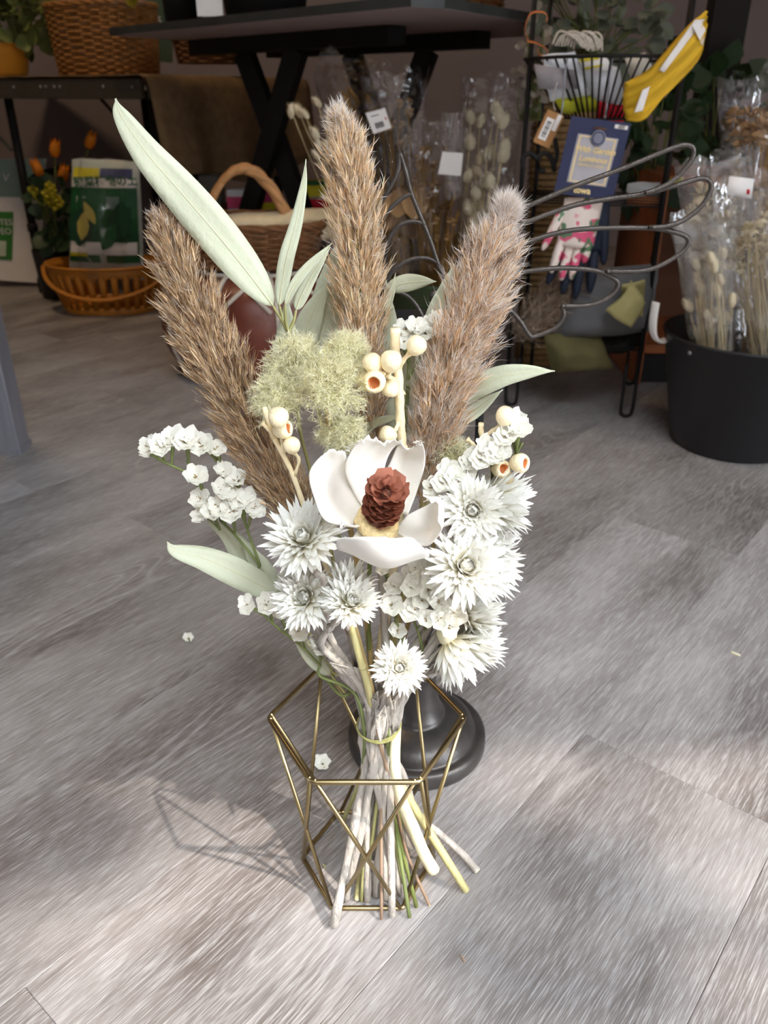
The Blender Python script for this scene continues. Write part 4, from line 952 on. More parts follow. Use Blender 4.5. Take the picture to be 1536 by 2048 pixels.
bunch('brown broad dried leaves behind the left wire wing', f1 + Vector((.05, -.04, 0)), aty(790, 400, 1.62), .04, 12, M_TANFL, 'leaf', .06, M_OCHRE, None, .05, 87, 'dried_bunch', 'dry_leaf', GM, hspan=.18)
bunch('dark dried stems filling the bucket behind the wire wing', f2 + Vector((0, .03, 0)), aty(880, 400, 1.72), .10, 36, M_OCHRE, 'fox', .018, M_OCHRE, None, .05, 88, 'dried_bunch', 'foxtail', GM, hspan=.22)
def pricelabel(label, C, Y, marks=True):
    q = [aty(x, y, Y) for x, y in C]; r = thing('price_label', label, 'price label', (q[2] + q[3]) / 2)
    MB().grid([[q[0], q[1]], [q[3], q[2]]]).build('label', M_WHITE, r, solid=.0006, smooth=False)
    if marks:
        for k in range(9): quadpart('barcode_bar', M_INK, r, q, .25 + k * .05, .25 + k * .05 + (.018 if k % 2 else .032), .55, .82, .0012, .0003)
        quadpart('text_line', M_INK, r, q, .2, .6, .2, .24, .0012, .0003); quadpart('red_mark', M_RED, r, q, .84, .9, .42, .55, .0012, .0003)
pricelabel('white price label with a barcode on the foxtail grass bunch', [(731, 226), (770, 216), (783, 256), (747, 268)], 1.62)
pricelabel('plain white paper label around a cellophane roll in the middle background', [(885, 303), (926, 306), (922, 352), (876, 348)], 1.58, False)
rl = thing('cellophane_roll', 'clear rolled cellophane above the plain white paper label', 'cellophane', aty(905, 400, 1.60)); wrap(rl, aty(905, 400, 1.61), aty(908, 225, 1.61), .022, .03, .1, 91, M_FILM, n=18)

# ================================================================== THE BOUQUET
BG = 'stems of the dried bouquet'
TIE = Vector((-.004, .452, .141)); TR = .0130
M_GREYSTEM = mat('woolly_grey_stem', lin(176, 168, 158), .9, .28, 90, .9, 420, sheen=.1, stretch=(1, 1, .25))
M_WHITEPET = mat('straw_petal', lin(250, 248, 240), .42, .015, 90, .15, 300, trans=.3, spec=.5)
def tippet(name, base, tip):
    m = mat(name, tip, .42, .015, 90, .15, 300, trans=.2, spec=.5); nt = m.node_tree; L = nt.links
    tc = N(nt, 'ShaderNodeTexCoord'); sx = N(nt, 'ShaderNodeSeparateXYZ'); L.new(tc.outputs['Object'], sx.inputs[0])
    r = N(nt, 'ShaderNodeValToRGB'); r.color_ramp.elements[0].position = .10; r.color_ramp.elements[1].position = .62
    r.color_ramp.elements[0].color = base; r.color_ramp.elements[1].color = tip; L.new(sx.outputs[1], r.inputs[0])
    for n in list(nt.nodes):
        if n.type == 'BSDF_PRINCIPLED': L.new(r.outputs[0], n.inputs['Base Color'])
        if n.type == 'BSDF_TRANSLUCENT': L.new(r.outputs[0], n.inputs[0])
    return m
M_WHITEPET = tippet('straw_petal_tinted', lin(214, 204, 166), lin(243, 242, 235))
M_CREAMPET = mat('cream_bract', lin(244, 238, 205), .5, .05, 90, trans=.2)
M_DISC = mat('flower_disc', lin(234, 230, 218), .8, .06, 700, .7, 1600)
M_LEAF = mat('eucalyptus_leaf', lin(200, 204, 178), .48, .06, 25, .25, 300, trans=.10)
M_RIB = mat('leaf_rib', lin(206, 205, 170), .5, .06)
M_TWIG = mat('eucalyptus_twig', lin(178, 175, 118), .6, .12, 60)
M_NUT = mat('gumnut_shell', lin(247, 230, 190), .5, .05, 120, .5, 260, spec=.45)
M_NUTIN = mat('gumnut_inside', lin(196, 118, 62), .7, .25, 200)
M_NUTSTEM = mat('gumnut_stem', lin(245, 227, 185), .5, .06, 90, .4, 300)
M_PET = mat('magnolia_petal', lin(250, 246, 238), .5, .015, 30, .22, 160, trans=.18, stretch=(1, 1, 3))
M_CONE = mat('larch_cone', lin(178, 112, 88), .5, .22, 120, .4, 500)
M_CONEIN = mat('cone_core', lin(96, 54, 40), .7, .2, 120)
M_YEL = mat('magnolia_base', lin(236, 212, 158), .7, .18, 260, .9, 500)
M_STAT = mat('statice_floret', lin(250, 248, 238), .6, .02, 120, .2, 300, trans=.35)
M_GREEN = mat('statice_green', lin(112, 122, 72), .6, .2, 60)
M_BROWNSP = mat('statice_bract', lin(150, 128, 88), .7, .2, 60)
M_STRAW = mat('straw_stem', lin(196, 186, 132), .5, .12, 40, .3, 120, stretch=(3, 3, .4))
M_TAN = mat('reed_stem', lin(176, 150, 100), .55, .15, 40, .3, 150, stretch=(3, 3, .4))
M_CREAMST = mat('cream_stem', lin(242, 232, 190), .55, .07, 60, .4, 160)
M_BRST = mat('brown_stem', lin(150, 124, 102), .6, .15, 80)
M_GRST = mat('green_stem', lin(108, 116, 58), .55, .15, 60)
M_FIB = attrmat('plume_fibre', .5, .35, .35)
M_FUZZ = attrmat('fuzzy_fibre', .6, .35, .2)

_tk = [0]
def tiepoint():
    k = _tk[0]; _tk[0] += 1
    a = k * 2.399963; r = TR * math.sqrt(min(1, (k + .5) / 34))
    return TIE + Vector((r * math.cos(a), r * math.sin(a), 0))
def endpoint(px, py, z=.004, Y=None):
    return aty(px, py, Y) if Y else atz(px, py, z)
def stem_path(head, back, tp, end, mids=(), n=7):
    """from flower head down through the tie to its cut end"""
    hd = Vector(head); p1 = hd + Vector(back)
    pts = [hd, p1] + [Vector(m) for m in mids]
    up = (p1 - tp); 
    pts.append(tp + Vector((up.x * .22, up.y * .22, .035)))
    pts.append(tp)
    dn = end - tp
    pts.append(tp + Vector((dn.x * .22, dn.y * .22, dn.z * .33)))
    pts.append(end)
    return cr(pts, n)

# ---- pampas plumes
def plume(label, axis_px, Ys, halfw, stem_end, stem_m, stem_r, tones, seed, nsp=2600, nh=5200, spread=.33, hairlen=1.0, mids=()):
    g = np.random.default_rng(seed)
    pts = [aty(x, y, Y) for (x, y), Y in zip(axis_px, Ys)]
    A = cr(pts, 8); W = crv(halfw, 8); m = len(A)
    tp = tiepoint(); end = endpoint(*stem_end)
    root = thing('pampas_plume', label, 'pampas grass', end, BG)
    pa = np.array([list(p) for p in A]); Tn = np.gradient(pa, axis=0); Tn /= np.linalg.norm(Tn, axis=1)[:, None]; Tn = -Tn  # A runs tip->base; Tn points to the tip
    px = pxm(Ys[len(Ys) // 2], pts[len(pts) // 2].z)
    Wm = np.array(W) * px
    # stem
    path = [A[i] for i in range(m // 3, m, 2)]
    path = path + stem_path(A[-1], (A[-1] - A[-3]) * .7, tp, end, mids)[1:]
    MB().tube(path, [stem_r * (.35 + .65 * min(1, i / (len(path) * .45))) for i in range(len(path))], 8).build('stem', stem_m, root)
    def sample(n, rp):
        t = g.random(n) ** .9 * (m - 1.001); i = t.astype(int); f = (t - i)[:, None]
        c = pa[i] * (1 - f) + pa[i + 1] * f; tn = Tn[i] * (1 - f) + Tn[i + 1] * f; w_ = Wm[i] * (1 - f[:, 0]) + Wm[i + 1] * f[:, 0]
        rv = g.normal(size=(n, 3)); rv -= tn * np.sum(rv * tn, 1)[:, None]; rv /= np.linalg.norm(rv, axis=1)[:, None]
        rr = (g.random(n) ** rp)[:, None]
        return c, tn, rv, rr, w_[:, None]
    # spikelets gather in small sprays along side branches
    nb = nsp // 9
    c, tn, rv, rr, w_ = sample(nb, .6)
    bdir = tn + rv * spread * (.5 + .7 * rr) + .08 * g.normal(size=(nb, 3)); bdir /= np.linalg.norm(bdir, axis=1)[:, None]
    fl_ = np.clip(w_ / (46 * px), .32, 1); base = c + rv * rr * w_ * .72 - tn * w_ * .55
    S, E, Wd = [], [], []
    for q in range(9):
        l0 = g.random((nb, 1)) * 46 * px * fl_
        s0 = base + bdir * l0 + rv * rr * l0 * .10 + g.normal(size=(nb, 3)) * 2.6 * px
        d = bdir + .17 * g.normal(size=(nb, 3)) + rv * .10; d /= np.linalg.norm(d, axis=1)[:, None]
        ln = (20 + 17 * g.random((nb, 1))) * px * np.clip(fl_ * 1.2, .5, 1)
        S.append(s0); E.append(s0 + d * ln); Wd.append((1.4 + 1.5 * g.random(nb)) * px)
    S = np.concatenate(S); E = np.concatenate(E); Wd = np.concatenate(Wd)
    fibres('spikelets', S, E, Wd, tones[0], tones[1], M_FIB, root, seed=seed, jit=.26, bend=.03)
    # side branches
    fibres('side_branches', base - bdir * 25 * px, base + bdir * 52 * px * fl_, np.full(nb, 1.3 * px), tones[2], tones[1], M_FIB, root, seed=seed + 5, jit=.1, bend=.02)
    # silky hairs
    k = g.integers(0, len(S), nh); s0 = S[k] + (E[k] - S[k]) * g.random((nh, 1)) * .6
    d = (E[k] - S[k]); d /= np.linalg.norm(d, axis=1)[:, None]; d = d + .36 * g.normal(size=(nh, 3)); d /= np.linalg.norm(d, axis=1)[:, None]
    fibres('silky_hairs', s0, s0 + d * (13 + 17 * g.random((nh, 1))) * px * hairlen, (.55 + .45 * g.random(nh)) * px, tones[3], tones[4], M_FIB, root, seed=seed + 9, jit=.08, bend=.05)
    return root
tanA, tanB, brn, silk, silk2 = lin(200, 162, 116), lin(240, 216, 180), lin(120, 90, 64), lin(232, 220, 208), lin(250, 244, 238)
plume('dark straw brown pampas plume leaning left, at the left side of the bouquet', [(318, 425), (342, 500), (385, 610), (432, 715), (480, 815), (528, 905), (578, 1000), (610, 1060)],
      [.50, .50, .495, .49, .485, .48, .472, .468], [10, 34, 60, 66, 66, 66, 56, 30], (763, 1838, .003), M_BRST, .0013,
      (lin(162, 130, 96), lin(218, 190, 152), lin(104, 80, 60), lin(214, 200, 186), lin(236, 226, 216)), 11, nsp=9500, nh=6500, spread=.27, hairlen=.85, mids=[aty(690, 1250, .462)])
plume('golden tan pampas plume standing upright in the middle, tallest of the bouquet', [(675, 232), (685, 268), (698, 335), (712, 450), (720, 570), (724, 690), (738, 800), (748, 890)],
      [.535, .535, .53, .528, .525, .52, .515, .51], [7, 22, 44, 52, 54, 50, 34, 22], (833, 1814, .003), M_GRST, .0016,
      (tanA, tanB, brn, silk, silk2), 22, nsp=9500, nh=10000, spread=.28, mids=[aty(740, 1100, .475), aty(738, 1280, .46)])
plume('fluffy silvery tan pampas plume leaning right, at the right side of the bouquet', [(1014, 416), (1000, 455), (972, 535), (938, 635), (905, 730), (880, 820), (862, 900), (850, 990)],
      [.515, .515, .51, .505, .50, .495, .49, .485], [5, 20, 52, 66, 64, 55, 42, 26], (932, 1781, .004), M_STRAW, .0031,
      (lin(190, 148, 104), lin(228, 198, 160), lin(140, 106, 76), lin(222, 210, 200), lin(246, 240, 234)), 33, nsp=8200, nh=19000, spread=.38, hairlen=1.35, mids=[aty(812, 1180, .475), aty(775, 1330, .462)])

# ---- eucalyptus
def leaf(mb, rb, px, Y, hw, curl=.25, fold=.18, twist=0):
    """long leaf from its tip (first point) to its stalk"""
    Ys = Y if hasattr(Y, '__len__') else [Y] * len(px)
    P = cr([aty(x, y, Yv) for (x, y), Yv in zip(px, Ys)], 6); n = len(P)
    mid = P[n // 2]; s = pxm(mid.y, mid.z); view = (Vector((0, 0, CAMH)) - mid).normalized()
    rows = []
    for i, p in enumerate(P):
        t = i / (n - 1)
        wv = hw * s * max(.035, 3.05 * t ** 1.15 * (1 - t) ** .62)
        T = (P[min(i + 1, n - 1)] - P[max(i - 1, 0)]).normalized()
        sd = T.cross(view); sd.normalize()
        nrm = sd.cross(T).normalized()
        if nrm.dot(view) < 0: nrm = -nrm
        a = twist * (t - .5); sd2 = sd * math.cos(a) + nrm * math.sin(a)
        wav = .12 * math.sin(t * 9 + hw)
        rows.append([p + sd2 * wv * q + nrm * (abs(q) * fold - (q * q) * curl * .5 + wav * q * abs(q)) * wv for q in (-1, -.5, 0, .5, 1)])
    mb.grid(rows)
    if rb is not None: rb.tube([r[2] + view * .0002 for r in rows[2:]], [.00018 + .0005 * (i / n) for i in range(n - 2)], 5)
def eucalyptus(label, leaves, stems, end, mids, tip, er=.0016):
    e_ = endpoint(*end); root = thing('eucalyptus_branch', label, 'eucalyptus', e_, BG)
    st = MB(); tp = tiepoint()
    hd = aty(*tip)
    path = stem_path(hd, (tp - hd) * .12, tp, e_, mids)
    st.tube(path, [.0011 + (er - .0011) * i / len(path) for i in range(len(path))], 7)
    for s_ in stems:
        pts = cr([aty(x, y, Y) for x, y, Y in s_], 5)
        st.tube(pts, [.0007 + .0005 * i / len(pts) for i in range(len(pts))], 6)
    st.build('twig', M_TWIG, root)
    for (px, Y, hw, kw) in leaves:
        mb, rb = MB(), MB(); leaf(mb, rb, px, Y, hw, **kw)
        lo = mb.build('leaf', M_LEAF, root, solid=.00045)
        rb.build('leaf_rib', M_RIB, lo)
    return root
eucalyptus('eucalyptus branch whose longest pale leaf points to the upper left', [
    ([(231, 197), (243, 232), (295, 308), (365, 388), (435, 470), (498, 548), (546, 612)], [.475, .478, .487, .496, .503, .508, .51], 44, dict(curl=.15, fold=.12)),
    ([(612, 318), (607, 372), (592, 448), (574, 512), (563, 575), (558, 612)], .515, 16, dict(twist=.5)),
    ([(664, 486), (642, 508), (612, 538), (586, 574), (570, 612)], .505, 10, dict(fold=.6)),
    ([(661, 494), (640, 526), (618, 560), (600, 598), (592, 620)], .512, 14, dict()),
    ([(572, 590), (574, 640), (568, 690), (560, 730)], .522, 20, dict(curl=.1))],
    [[(546, 612, .51), (560, 635, .512), (574, 660, .513)], [(570, 612, .505), (571, 640, .51), (576, 662, .513)], [(592, 620, .512), (588, 640, .513), (578, 664, .514)], [(559, 612, .515), (566, 640, .516), (576, 668, .514)]],
    (714, 1633, 0, .455), [aty(598, 850, .505), aty(650, 1050, .49), aty(705, 1290, .463)], (577, 662, .513))
eucalyptus('eucalyptus branch with broad leaves half hidden behind the middle pampas plume', [
    ([(662, 560), (632, 612), (612, 665), (600, 740)], .535, 27, dict(curl=.2)),
    ([(690, 455), (672, 540), (650, 640), (622, 740)], .54, 38, dict(curl=.1)),
    ([(873, 563), (842, 563), (808, 567), (772, 578)], [.53, .535, .54, .542], 18, dict(fold=.1)),
    ([(791, 546), (787, 572), (780, 598), (772, 640)], .533, 7, dict(fold=.6)),
    ([(772, 560), (782, 640), (778, 700), (770, 770)], .545, 18, dict())],
    [[(600, 740, .535), (640, 830, .53), (690, 930, .52)], [(622, 740, .54), (660, 850, .53), (700, 960, .51)], [(772, 578, .542), (755, 660, .54), (735, 800, .53)]],
    (723, 1802, .003), [aty(715, 1000, .505), aty(735, 1280, .465)], (735, 800, .53))
eucalyptus('eucalyptus branch with pale leaves around the right pampas plume and one pointing right', [
    ([(908, 527), (893, 580), (872, 640), (850, 720)], .522, 24, dict(curl=.1)),
    ([(826, 640), (818, 720), (806, 800), (792, 880)], .52, 33, dict(curl=.1)),
    ([(862, 670), (852, 730), (832, 800), (812, 880)], .515, 26, dict(fold=.25)),
    ([(1110, 742), (1062, 743), (1005, 752), (955, 775), (915, 812)], [.485, .488, .492, .498, .505], 24, dict(curl=.15)),
    ([(1006, 779), (975, 802), (945, 825), (910, 850)], .51, 15, dict())],
    [[(915, 812, .505), (880, 870, .50), (840, 960, .495)], [(850, 720, .522), (838, 820, .515), (822, 940, .505)], [(792, 880, .52), (800, 930, .51), (808, 970, .50)]],
    (730, 1783, .003), [aty(800, 1050, .495), aty(775, 1280, .465)], (820, 930, .505))
eucalyptus('eucalyptus branch with grey green leaves low on the left of the bouquet', [
    ([(334, 1083), (350, 1101), (405, 1116), (462, 1140), (516, 1168), (556, 1190)], [.455, .455, .457, .459, .461, .463], 30, dict(curl=.15)),
    ([(412, 1042), (458, 1072), (492, 1115), (548, 1180)], .478, 25, dict(curl=.1)),
    ([(480, 1072), (505, 1110), (535, 1150), (560, 1195)], .472, 20, dict()),
    ([(575, 1235), (598, 1275), (628, 1318), (662, 1350)], .458, 17, dict(curl=.2))],
    [[(556, 1190, .463), (600, 1240, .462), (660, 1330, .460)], [(548, 1180, .478), (600, 1240, .468), (665, 1335, .460)], [(662, 1350, .458), (690, 1385, .456)]],
    (686, 1643, 0, .49), [], (660, 1335, .46), er=.002)
eucalyptus('small curved eucalyptus leaf rising behind the magnolia petals', [
    ([(706, 905), (728, 868), (752, 845), (798, 833)], .505, 9, dict(fold=.4)),
    ([(641, 935), (652, 905), (668, 888), (688, 878)], .468, 6, dict(fold=.4))],
    [[(798, 833, .505), (800, 900, .50), (790, 1000, .49)], [(641, 935, .468), (650, 1000, .468), (690, 1100, .466)]], (805, 1765, .003), [aty(770, 1250, .467)], (790, 1000, .49))

# ---- gumnut branches
def nut(root, c, r, ax, opened):
    """bell shaped seed capsule; ax points to its mouth"""
    ax = Vector(ax).normalized()
    if opened:
        prof = [(.16, -1.0), (.45, -.92), (.78, -.62), (.97, -.15), (1.0, .2), (.9, .55), (.74, .74), (.66, .78), (.58, .74), (.5, .6), (.45, .3), (.42, 0), (.0, -.05)]
    else:
        prof = [(.16, -1.05), (.4, -.93), (.74, -.62), (.95, -.18), (1.0, .2), (.93, .55), (.72, .84), (.4, .98), (.0, 1.03)]
    mb = MB().lathe([(a * r, z * r) for a, z in prof], c, 18, ax, jit=.03)
    o = mb.build('gumnut', M_NUT, root)
    if opened:
        MB().lathe([(.0, .05 * r), (.35 * r, .05 * r), (.47 * r, .25 * r), (.51 * r, .52 * r), (.55 * r, .62 * r), (.53 * r, .66 * r), (.47 * r, .5 * r), (.42 * r, .3 * r), (.3 * r, .12 * r), (0, .1 * r)], c, 16, ax).build('mouth', M_NUTIN, o)
    return o
def gumnuts(label, main, mr, twigs, nuts, end, Y, em, er, mids=()):
    e_ = endpoint(*end); root = thing('gumnut_branch', label, 'gumnut branch', e_, BG)
    tp = tiepoint(); s = pxm(Y, .36)
    pts = [aty(x, y, Y) for x, y in main]
    path = cr(pts, 5); p2 = stem_path(path[-1], (path[-1] - path[-4]) * .8, tp, e_, mids)[1:]
    mb = MB()
    nn = len(path); mb.tube(path + p2, [mr * s * (1 + .09 * math.sin(i * 2.1)) for i in range(nn)] + [mr * s * (1 - i / len(p2)) + er * i / len(p2) for i in range(len(p2))], 9)
    o = mb.build('stem', M_NUTSTEM, root)
    for t in twigs:
        q = cr([aty(x, y, Y - d) for x, y, d in t[0]], 4)
        MB().tube(q, [t[1] * s * (1.25 if i in (0, len(q) - 1) else .9 + .15 * math.sin(i * 1.9)) for i in range(len(q))], 7).build('twig', M_NUTSTEM, root)
    for (x, y, dY, r, ax, op) in nuts: nut(root, aty(x, y, Y - dY), r * s, ax, op)
    return root
gumnuts('cream gumnut twig with three round nuts in front of the left pampas plume', [(528, 814), (545, 868), (564, 905), (586, 950), (607, 1010)], 5.5,
        [([(566, 905, 0), (565, 880, .002), (562, 856, .004)], 5), ([(590, 950, 0), (598, 920, .002), (588, 905, .004)], 4), ([(548, 876, 0), (536, 858, .003), (524, 846, .003)], 4.5)],
        [(557, 836, .012, 20, (-.05, -.25, 1), False), (565, 858, .004, 20, (.85, -.25, .25), True), (584, 892, .007, 17, (-.15, -.2, 1), False)], (737, 1700, 0, .45), .448, M_NUTSTEM, .002, [aty(640, 1100, .452)])
gumnuts('thick cream gumnut branch standing in the middle with seven nuts', [(790, 656), (791, 700), (797, 760), (800, 830), (804, 890)], 9.5,
        [([(797, 760, 0), (783, 757, .004), (772, 748, .006)], 5.5), ([(776, 755, .006), (781, 742, .008)], 4), ([(797, 742, 0), (806, 722, .003), (820, 706, .005)], 5), ([(800, 832, 0), (792, 858, .004), (782, 866, .005)], 4.5), ([(799, 790, 0), (810, 785, .0)], 4), ([(770, 748, .006), (756, 742, .007)], 4)],
        [(745, 727, .012, 18.5, (-.25, -.2, 1), False), (782, 724, .014, 20.5, (.05, -.1, 1), False), (749, 763, .016, 22, (-.12, -.95, .1), True), (735, 763, .008, 18, (-.6, -.5, .3), False),
         (781, 776, .006, 17, (-.2, -.3, -.9), False), (832, 692, .008, 19, (.55, -.2, .9), False), (777, 869, .008, 17, (-.9, -.2, .35), False)], (866, 1742, .010), .482, M_NUTSTEM, .0044, [aty(790, 1100, .47)])
gumnuts('cream gumnut twig with a round nut and open brown mouthed nuts at the right edge', [(962, 846), (963, 868), (975, 900), (990, 960), (995, 1010)], 5.5,
        [([(964, 876, 0), (985, 862, .003), (1003, 850, .005)], 5), ([(956, 900, 0), (945, 888, .002), (934, 878, .002)], 5), ([(985, 955, 0), (1010, 940, .003), (1024, 930, .004)], 5)],
        [(1010, 833, .010, 19, (.35, -.2, 1), False), (1039, 926, .012, 20, (.75, -.6, .2), True), (1001, 937, .010, 19, (.35, -.75, .3), True), (1010, 955, .006, 17, (.4, .1, -.8), False)], (845, 1700, 0, .45), .462, M_NUTSTEM, .002, [aty(880, 1200, .458)])

# ---- fuzzy feather flower heads
def fuzzy(label, heads, end, stem_r, mids, nneed=200, nh=9000, seed=5):
    e_ = endpoint(*end); root = thing('feather_flower', label, 'fuzzy flower', e_, BG)
    tp = tiepoint(); g = np.random.default_rng(seed)
    x, y, Y, r, ax = heads[0]
    path = stem_path(aty(x, y, Y), (0, 0, -r * pxm(Y)), tp, e_, mids)
    MB().tube(path, stem_r, 7).build('stem', M_TAN, root)
    for (x, y, Y, r, ax) in heads:
        s = pxm(Y, .36); c = np.array(aty(x, y, Y)); rr = r * s; ax = np.array(ax) / np.linalg.norm(ax)
        core = MB().lathe([(0, -.55 * rr), (.4 * rr, -.42 * rr), (.55 * rr, 0), (.42 * rr, .36 * rr), (0, .5 * rr)], c, 14, ax)
        ho = core.build('flower_head', mat('feather_core', lin(196, 192, 138), .8), root); ORG[ho] = ORG[root]
        n = nneed
        d = g.normal(size=(n, 3)); d /= np.linalg.norm(d, axis=1)[:, None]; d[d @ ax < -.55] *= -1
        S = c + d * rr * .35; d2 = d + ax * .45 + .3 * g.normal(size=(n, 3)); d2 /= np.linalg.norm(d2, axis=1)[:, None]
        L_ = rr * (.6 + .4 * g.random((n, 1)))
        # curled needles as three-piece strips
        P = [S]; dd = d2.copy(); cur = g.normal(size=(n, 3)) * .45
        for q in range(3):
            P.append(P[-1] + dd * L_ / 3); dd = dd + cur + .15 * ax; dd /= np.linalg.norm(dd, axis=1)[:, None]
        SS = np.concatenate(P[:3]); EE = np.concatenate([P[1] + (P[1] - P[0]) * .12, P[2] + (P[2] - P[1]) * .12, P[3]])
        fibres('needles', SS, EE, np.full(3 * n, 2.7 * s), lin(168, 162, 104), lin(226, 220, 174), M_FUZZ, ho, seed=seed + 1, jit=.14)
        i = g.integers(0, 3 * n, nh); t = g.random((nh, 1)); s0 = SS[i] + (EE[i] - SS[i]) * t
        dh = (EE[i] - SS[i]); dh /= np.linalg.norm(dh, axis=1)[:, None] + 1e-9; dh = dh * .7 + .75 * g.normal(size=(nh, 3)); dh /= np.linalg.norm(dh, axis=1)[:, None]
        fibres('fuzz', s0, s0 + dh * (8 + 11 * g.random((nh, 1))) * s, np.full(nh, .8 * s), lin(240, 234, 194), lin(252, 249, 228), M_FUZZ, ho, seed=seed + 2, jit=.05, bend=.05)
        nb_ = 70; db = ax + .5 * g.normal(size=(nb_, 3)); db /= np.linalg.norm(db, axis=1)[:, None]
        fibres('heart', c + db * rr * .35, c + db * rr * (.72 + .12 * g.random((nb_, 1))), np.full(nb_, 2.2 * s), lin(126, 98, 60), lin(170, 146, 96), M_FUZZ, ho, seed=seed + 3, jit=.1)
        seed += 7
    return root
fuzzy('pale yellow green fuzzy flower cluster between the left and middle pampas plumes', [(655, 775, .468, 74, (.15, -.6, .6)), (562, 800, .470, 54, (-.5, -.5, .5)), (592, 735, .485, 58, (-.3, -.2, .9)), (678, 858, .474, 46, (.3, -.7, -.2)), (690, 715, .485, 44, (.4, -.1, .9))],
      (775, 1750, .003), .002, [aty(680, 950, .48), aty(735, 1250, .462)])
fuzzy('small fuzzy green flower peeping out behind the right statice spray', [(905, 915, .482, 38, (.3, -.3, .9))], (790, 1694, 0, .45), .0015, [aty(880, 1050, .475), aty(800, 1300, .462)], 160, 2000, 77)

# ---- magnolia
def magnolia():
    e_ = endpoint(784, 1833, .004); root = thing('magnolia_flower', 'large open white magnolia with a brown cone at its heart', 'magnolia flower', e_, BG)
    tp = tiepoint()
    b0 = aty(755, 1052, .437)
    path = stem_path(b0, Vector((.002, .012, -.03)), tp, e_)
    MB().tube(path, .0028, 8).build('stem', M_GREYSTEM, root)
    PT = [
     [[(700, 1052, .425), (722, 1046, .434), (737, 1032, .438)], [(652, 1042, .408), (684, 1012, .434), (722, 1006, .443)], [(629, 995, .400), (660, 964, .431), (703, 964, .445)], [(620, 945, .399), (655, 920, .424), (697, 930, .440)], [(644, 911, .404), (668, 898, .414), (690, 905, .430)]],
     [[(735, 1032, .44), (755, 1024, .445), (772, 1017, .447)], [(708, 985, .440), (740, 975, .453), (766, 962, .453)], [(691, 940, .435), (735, 930, .456), (773, 922, .456)], [(703, 905, .431), (745, 893, .453), (786, 899, .453)], [(734, 876, .428), (765, 883, .445), (806, 885, .446)]],
     [[(772, 1016, .446), (792, 1020, .447), (815, 1032, .44)], [(768, 958, .456), (802, 975, .458), (833, 985, .448)], [(781, 923, .459), (814, 930, .460), (848, 935, .449)], [(793, 898, .457), (820, 904, .458), (849, 905, .447)], [(802, 890, .452), (822, 898, .450), (843, 881, .438)]],
     [[(785, 1060, .43), (800, 1048, .437), (815, 1030, .44)], [(820, 1080, .408), (842, 1052, .430), (846, 1015, .441)], [(855, 1092, .396), (870, 1055, .413), (863, 1005, .434)], [(882, 1062, .389), (888, 1032, .396), (881, 994, .411)], [(876, 1040, .386), (876, 1015, .388), (852, 996, .402)]],
     [[(715, 1060, .43), (755, 1062, .434), (800, 1060, .43)], [(688, 1098, .416), (768, 1131, .410), (846, 1110, .406)], [(673, 1095, .396), (765, 1122, .385), (858, 1108, .391)], [(675, 1083, .388), (738, 1079, .377), (832, 1083, .383)], [(684, 1082, .390), (742, 1072, .381), (824, 1080, .386)]],
     [[(738, 1048, .432), (728, 1052, .43), (722, 1058, .428)], [(716, 1052, .420), (702, 1050, .417), (697, 1054, .414)], [(694, 1048, .412), (684, 1046, .409), (680, 1052, .407)]],
    ]
    for q, ct in enumerate(PT):
        g = patch([[aty(*p) for p in row] for row in ct], 7, 8)
        nr, nc = len(g), len(g[0])
        rr = random.Random(40 + q); ph = rr.random() * 9
        for i in range(nr):
            t = i / (nr - 1)
            for j in range(nc):
                v = j / (nc - 1)
                k = mnoise.noise(Vector((v * 4 + q * 7, t * 2.2, ph)))
                e2 = mnoise.noise(Vector((v * 16 + q * 5, 3, ph)))
                g[i][j] = g[i][j] + Vector((0, .0022 * k * t, .0016 * k * t + (.0035 * e2 if i == nr - 1 else .0012 * e2 if i == nr - 2 else 0)))
        MB().grid(g).build('petal', M_PET, root, solid=.0007)
    # shredded threads on the torn rims
    for (x, y, Y) in [(688, 908, .432), (700, 898, .434), (712, 890, .432), (694, 918, .436), (720, 884, .43), (838, 884, .438), (842, 892, .44), (730, 1050, .425), (860, 1000, .402)]:
        p = aty(x, y, Y); mb = MB()
        for q in range(5):
            d = Vector((rnd.uniform(-1, .6), rnd.uniform(-.4, .4), rnd.uniform(-.2, 1))) * .0032
            mb.tube(cr([p, p + d * .6 + Vector((0, 0, .001 * rnd.random())), p + d * 1.2 + Vector((rnd.uniform(-.002, .002), 0, -.001))], 3), .00022, 4)
        mb.build('torn_threads', M_PET, root)
    # yellow collar and cone
    cb, ct_ = aty(757, 1040, .428), aty(776, 972, .412)
    ax = (ct_ - cb).normalized(); Lc = (ct_ - cb).length * 1.12; s = pxm(.42, .34)
    x, y, z = frame(ax)
    mb = MB().lathe([(.0, -.006), (.010, -.006), (.0135, -.003), (.013, .001), (.010, .003), (.0, .003)], cb, 22, ax, jit=.12); mb.build('collar', M_YEL, root)
    core = MB().lathe([(.0055, 0), (.0095, .006), (.0095, .016), (.007, .024), (.002, .029), (0, .0295)], cb, 16, ax)
    co = core.build('cone', M_CONEIN, root)
    sm = MB(); rows = []
    for i, t in enumerate((0, .35, .7, 1)):
        wv = (.55, 1.0, 1.02, .72)[i]
        rows.append([Vector((q * wv * .5, (t * .9), .10 * (1 - q * q) - .12 * t + .22 * t * t + (.05 * math.cos(q * 7) if i == 3 else 0))) for q in (-1, -.5, 0, .5, 1)])
    sm.grid(rows); sme = sm.mesh('cone_scale'); sme.materials.append(M_CONE); sme.polygons.foreach_set('use_smooth', [True] * len(sme.polygons))
    K = 62
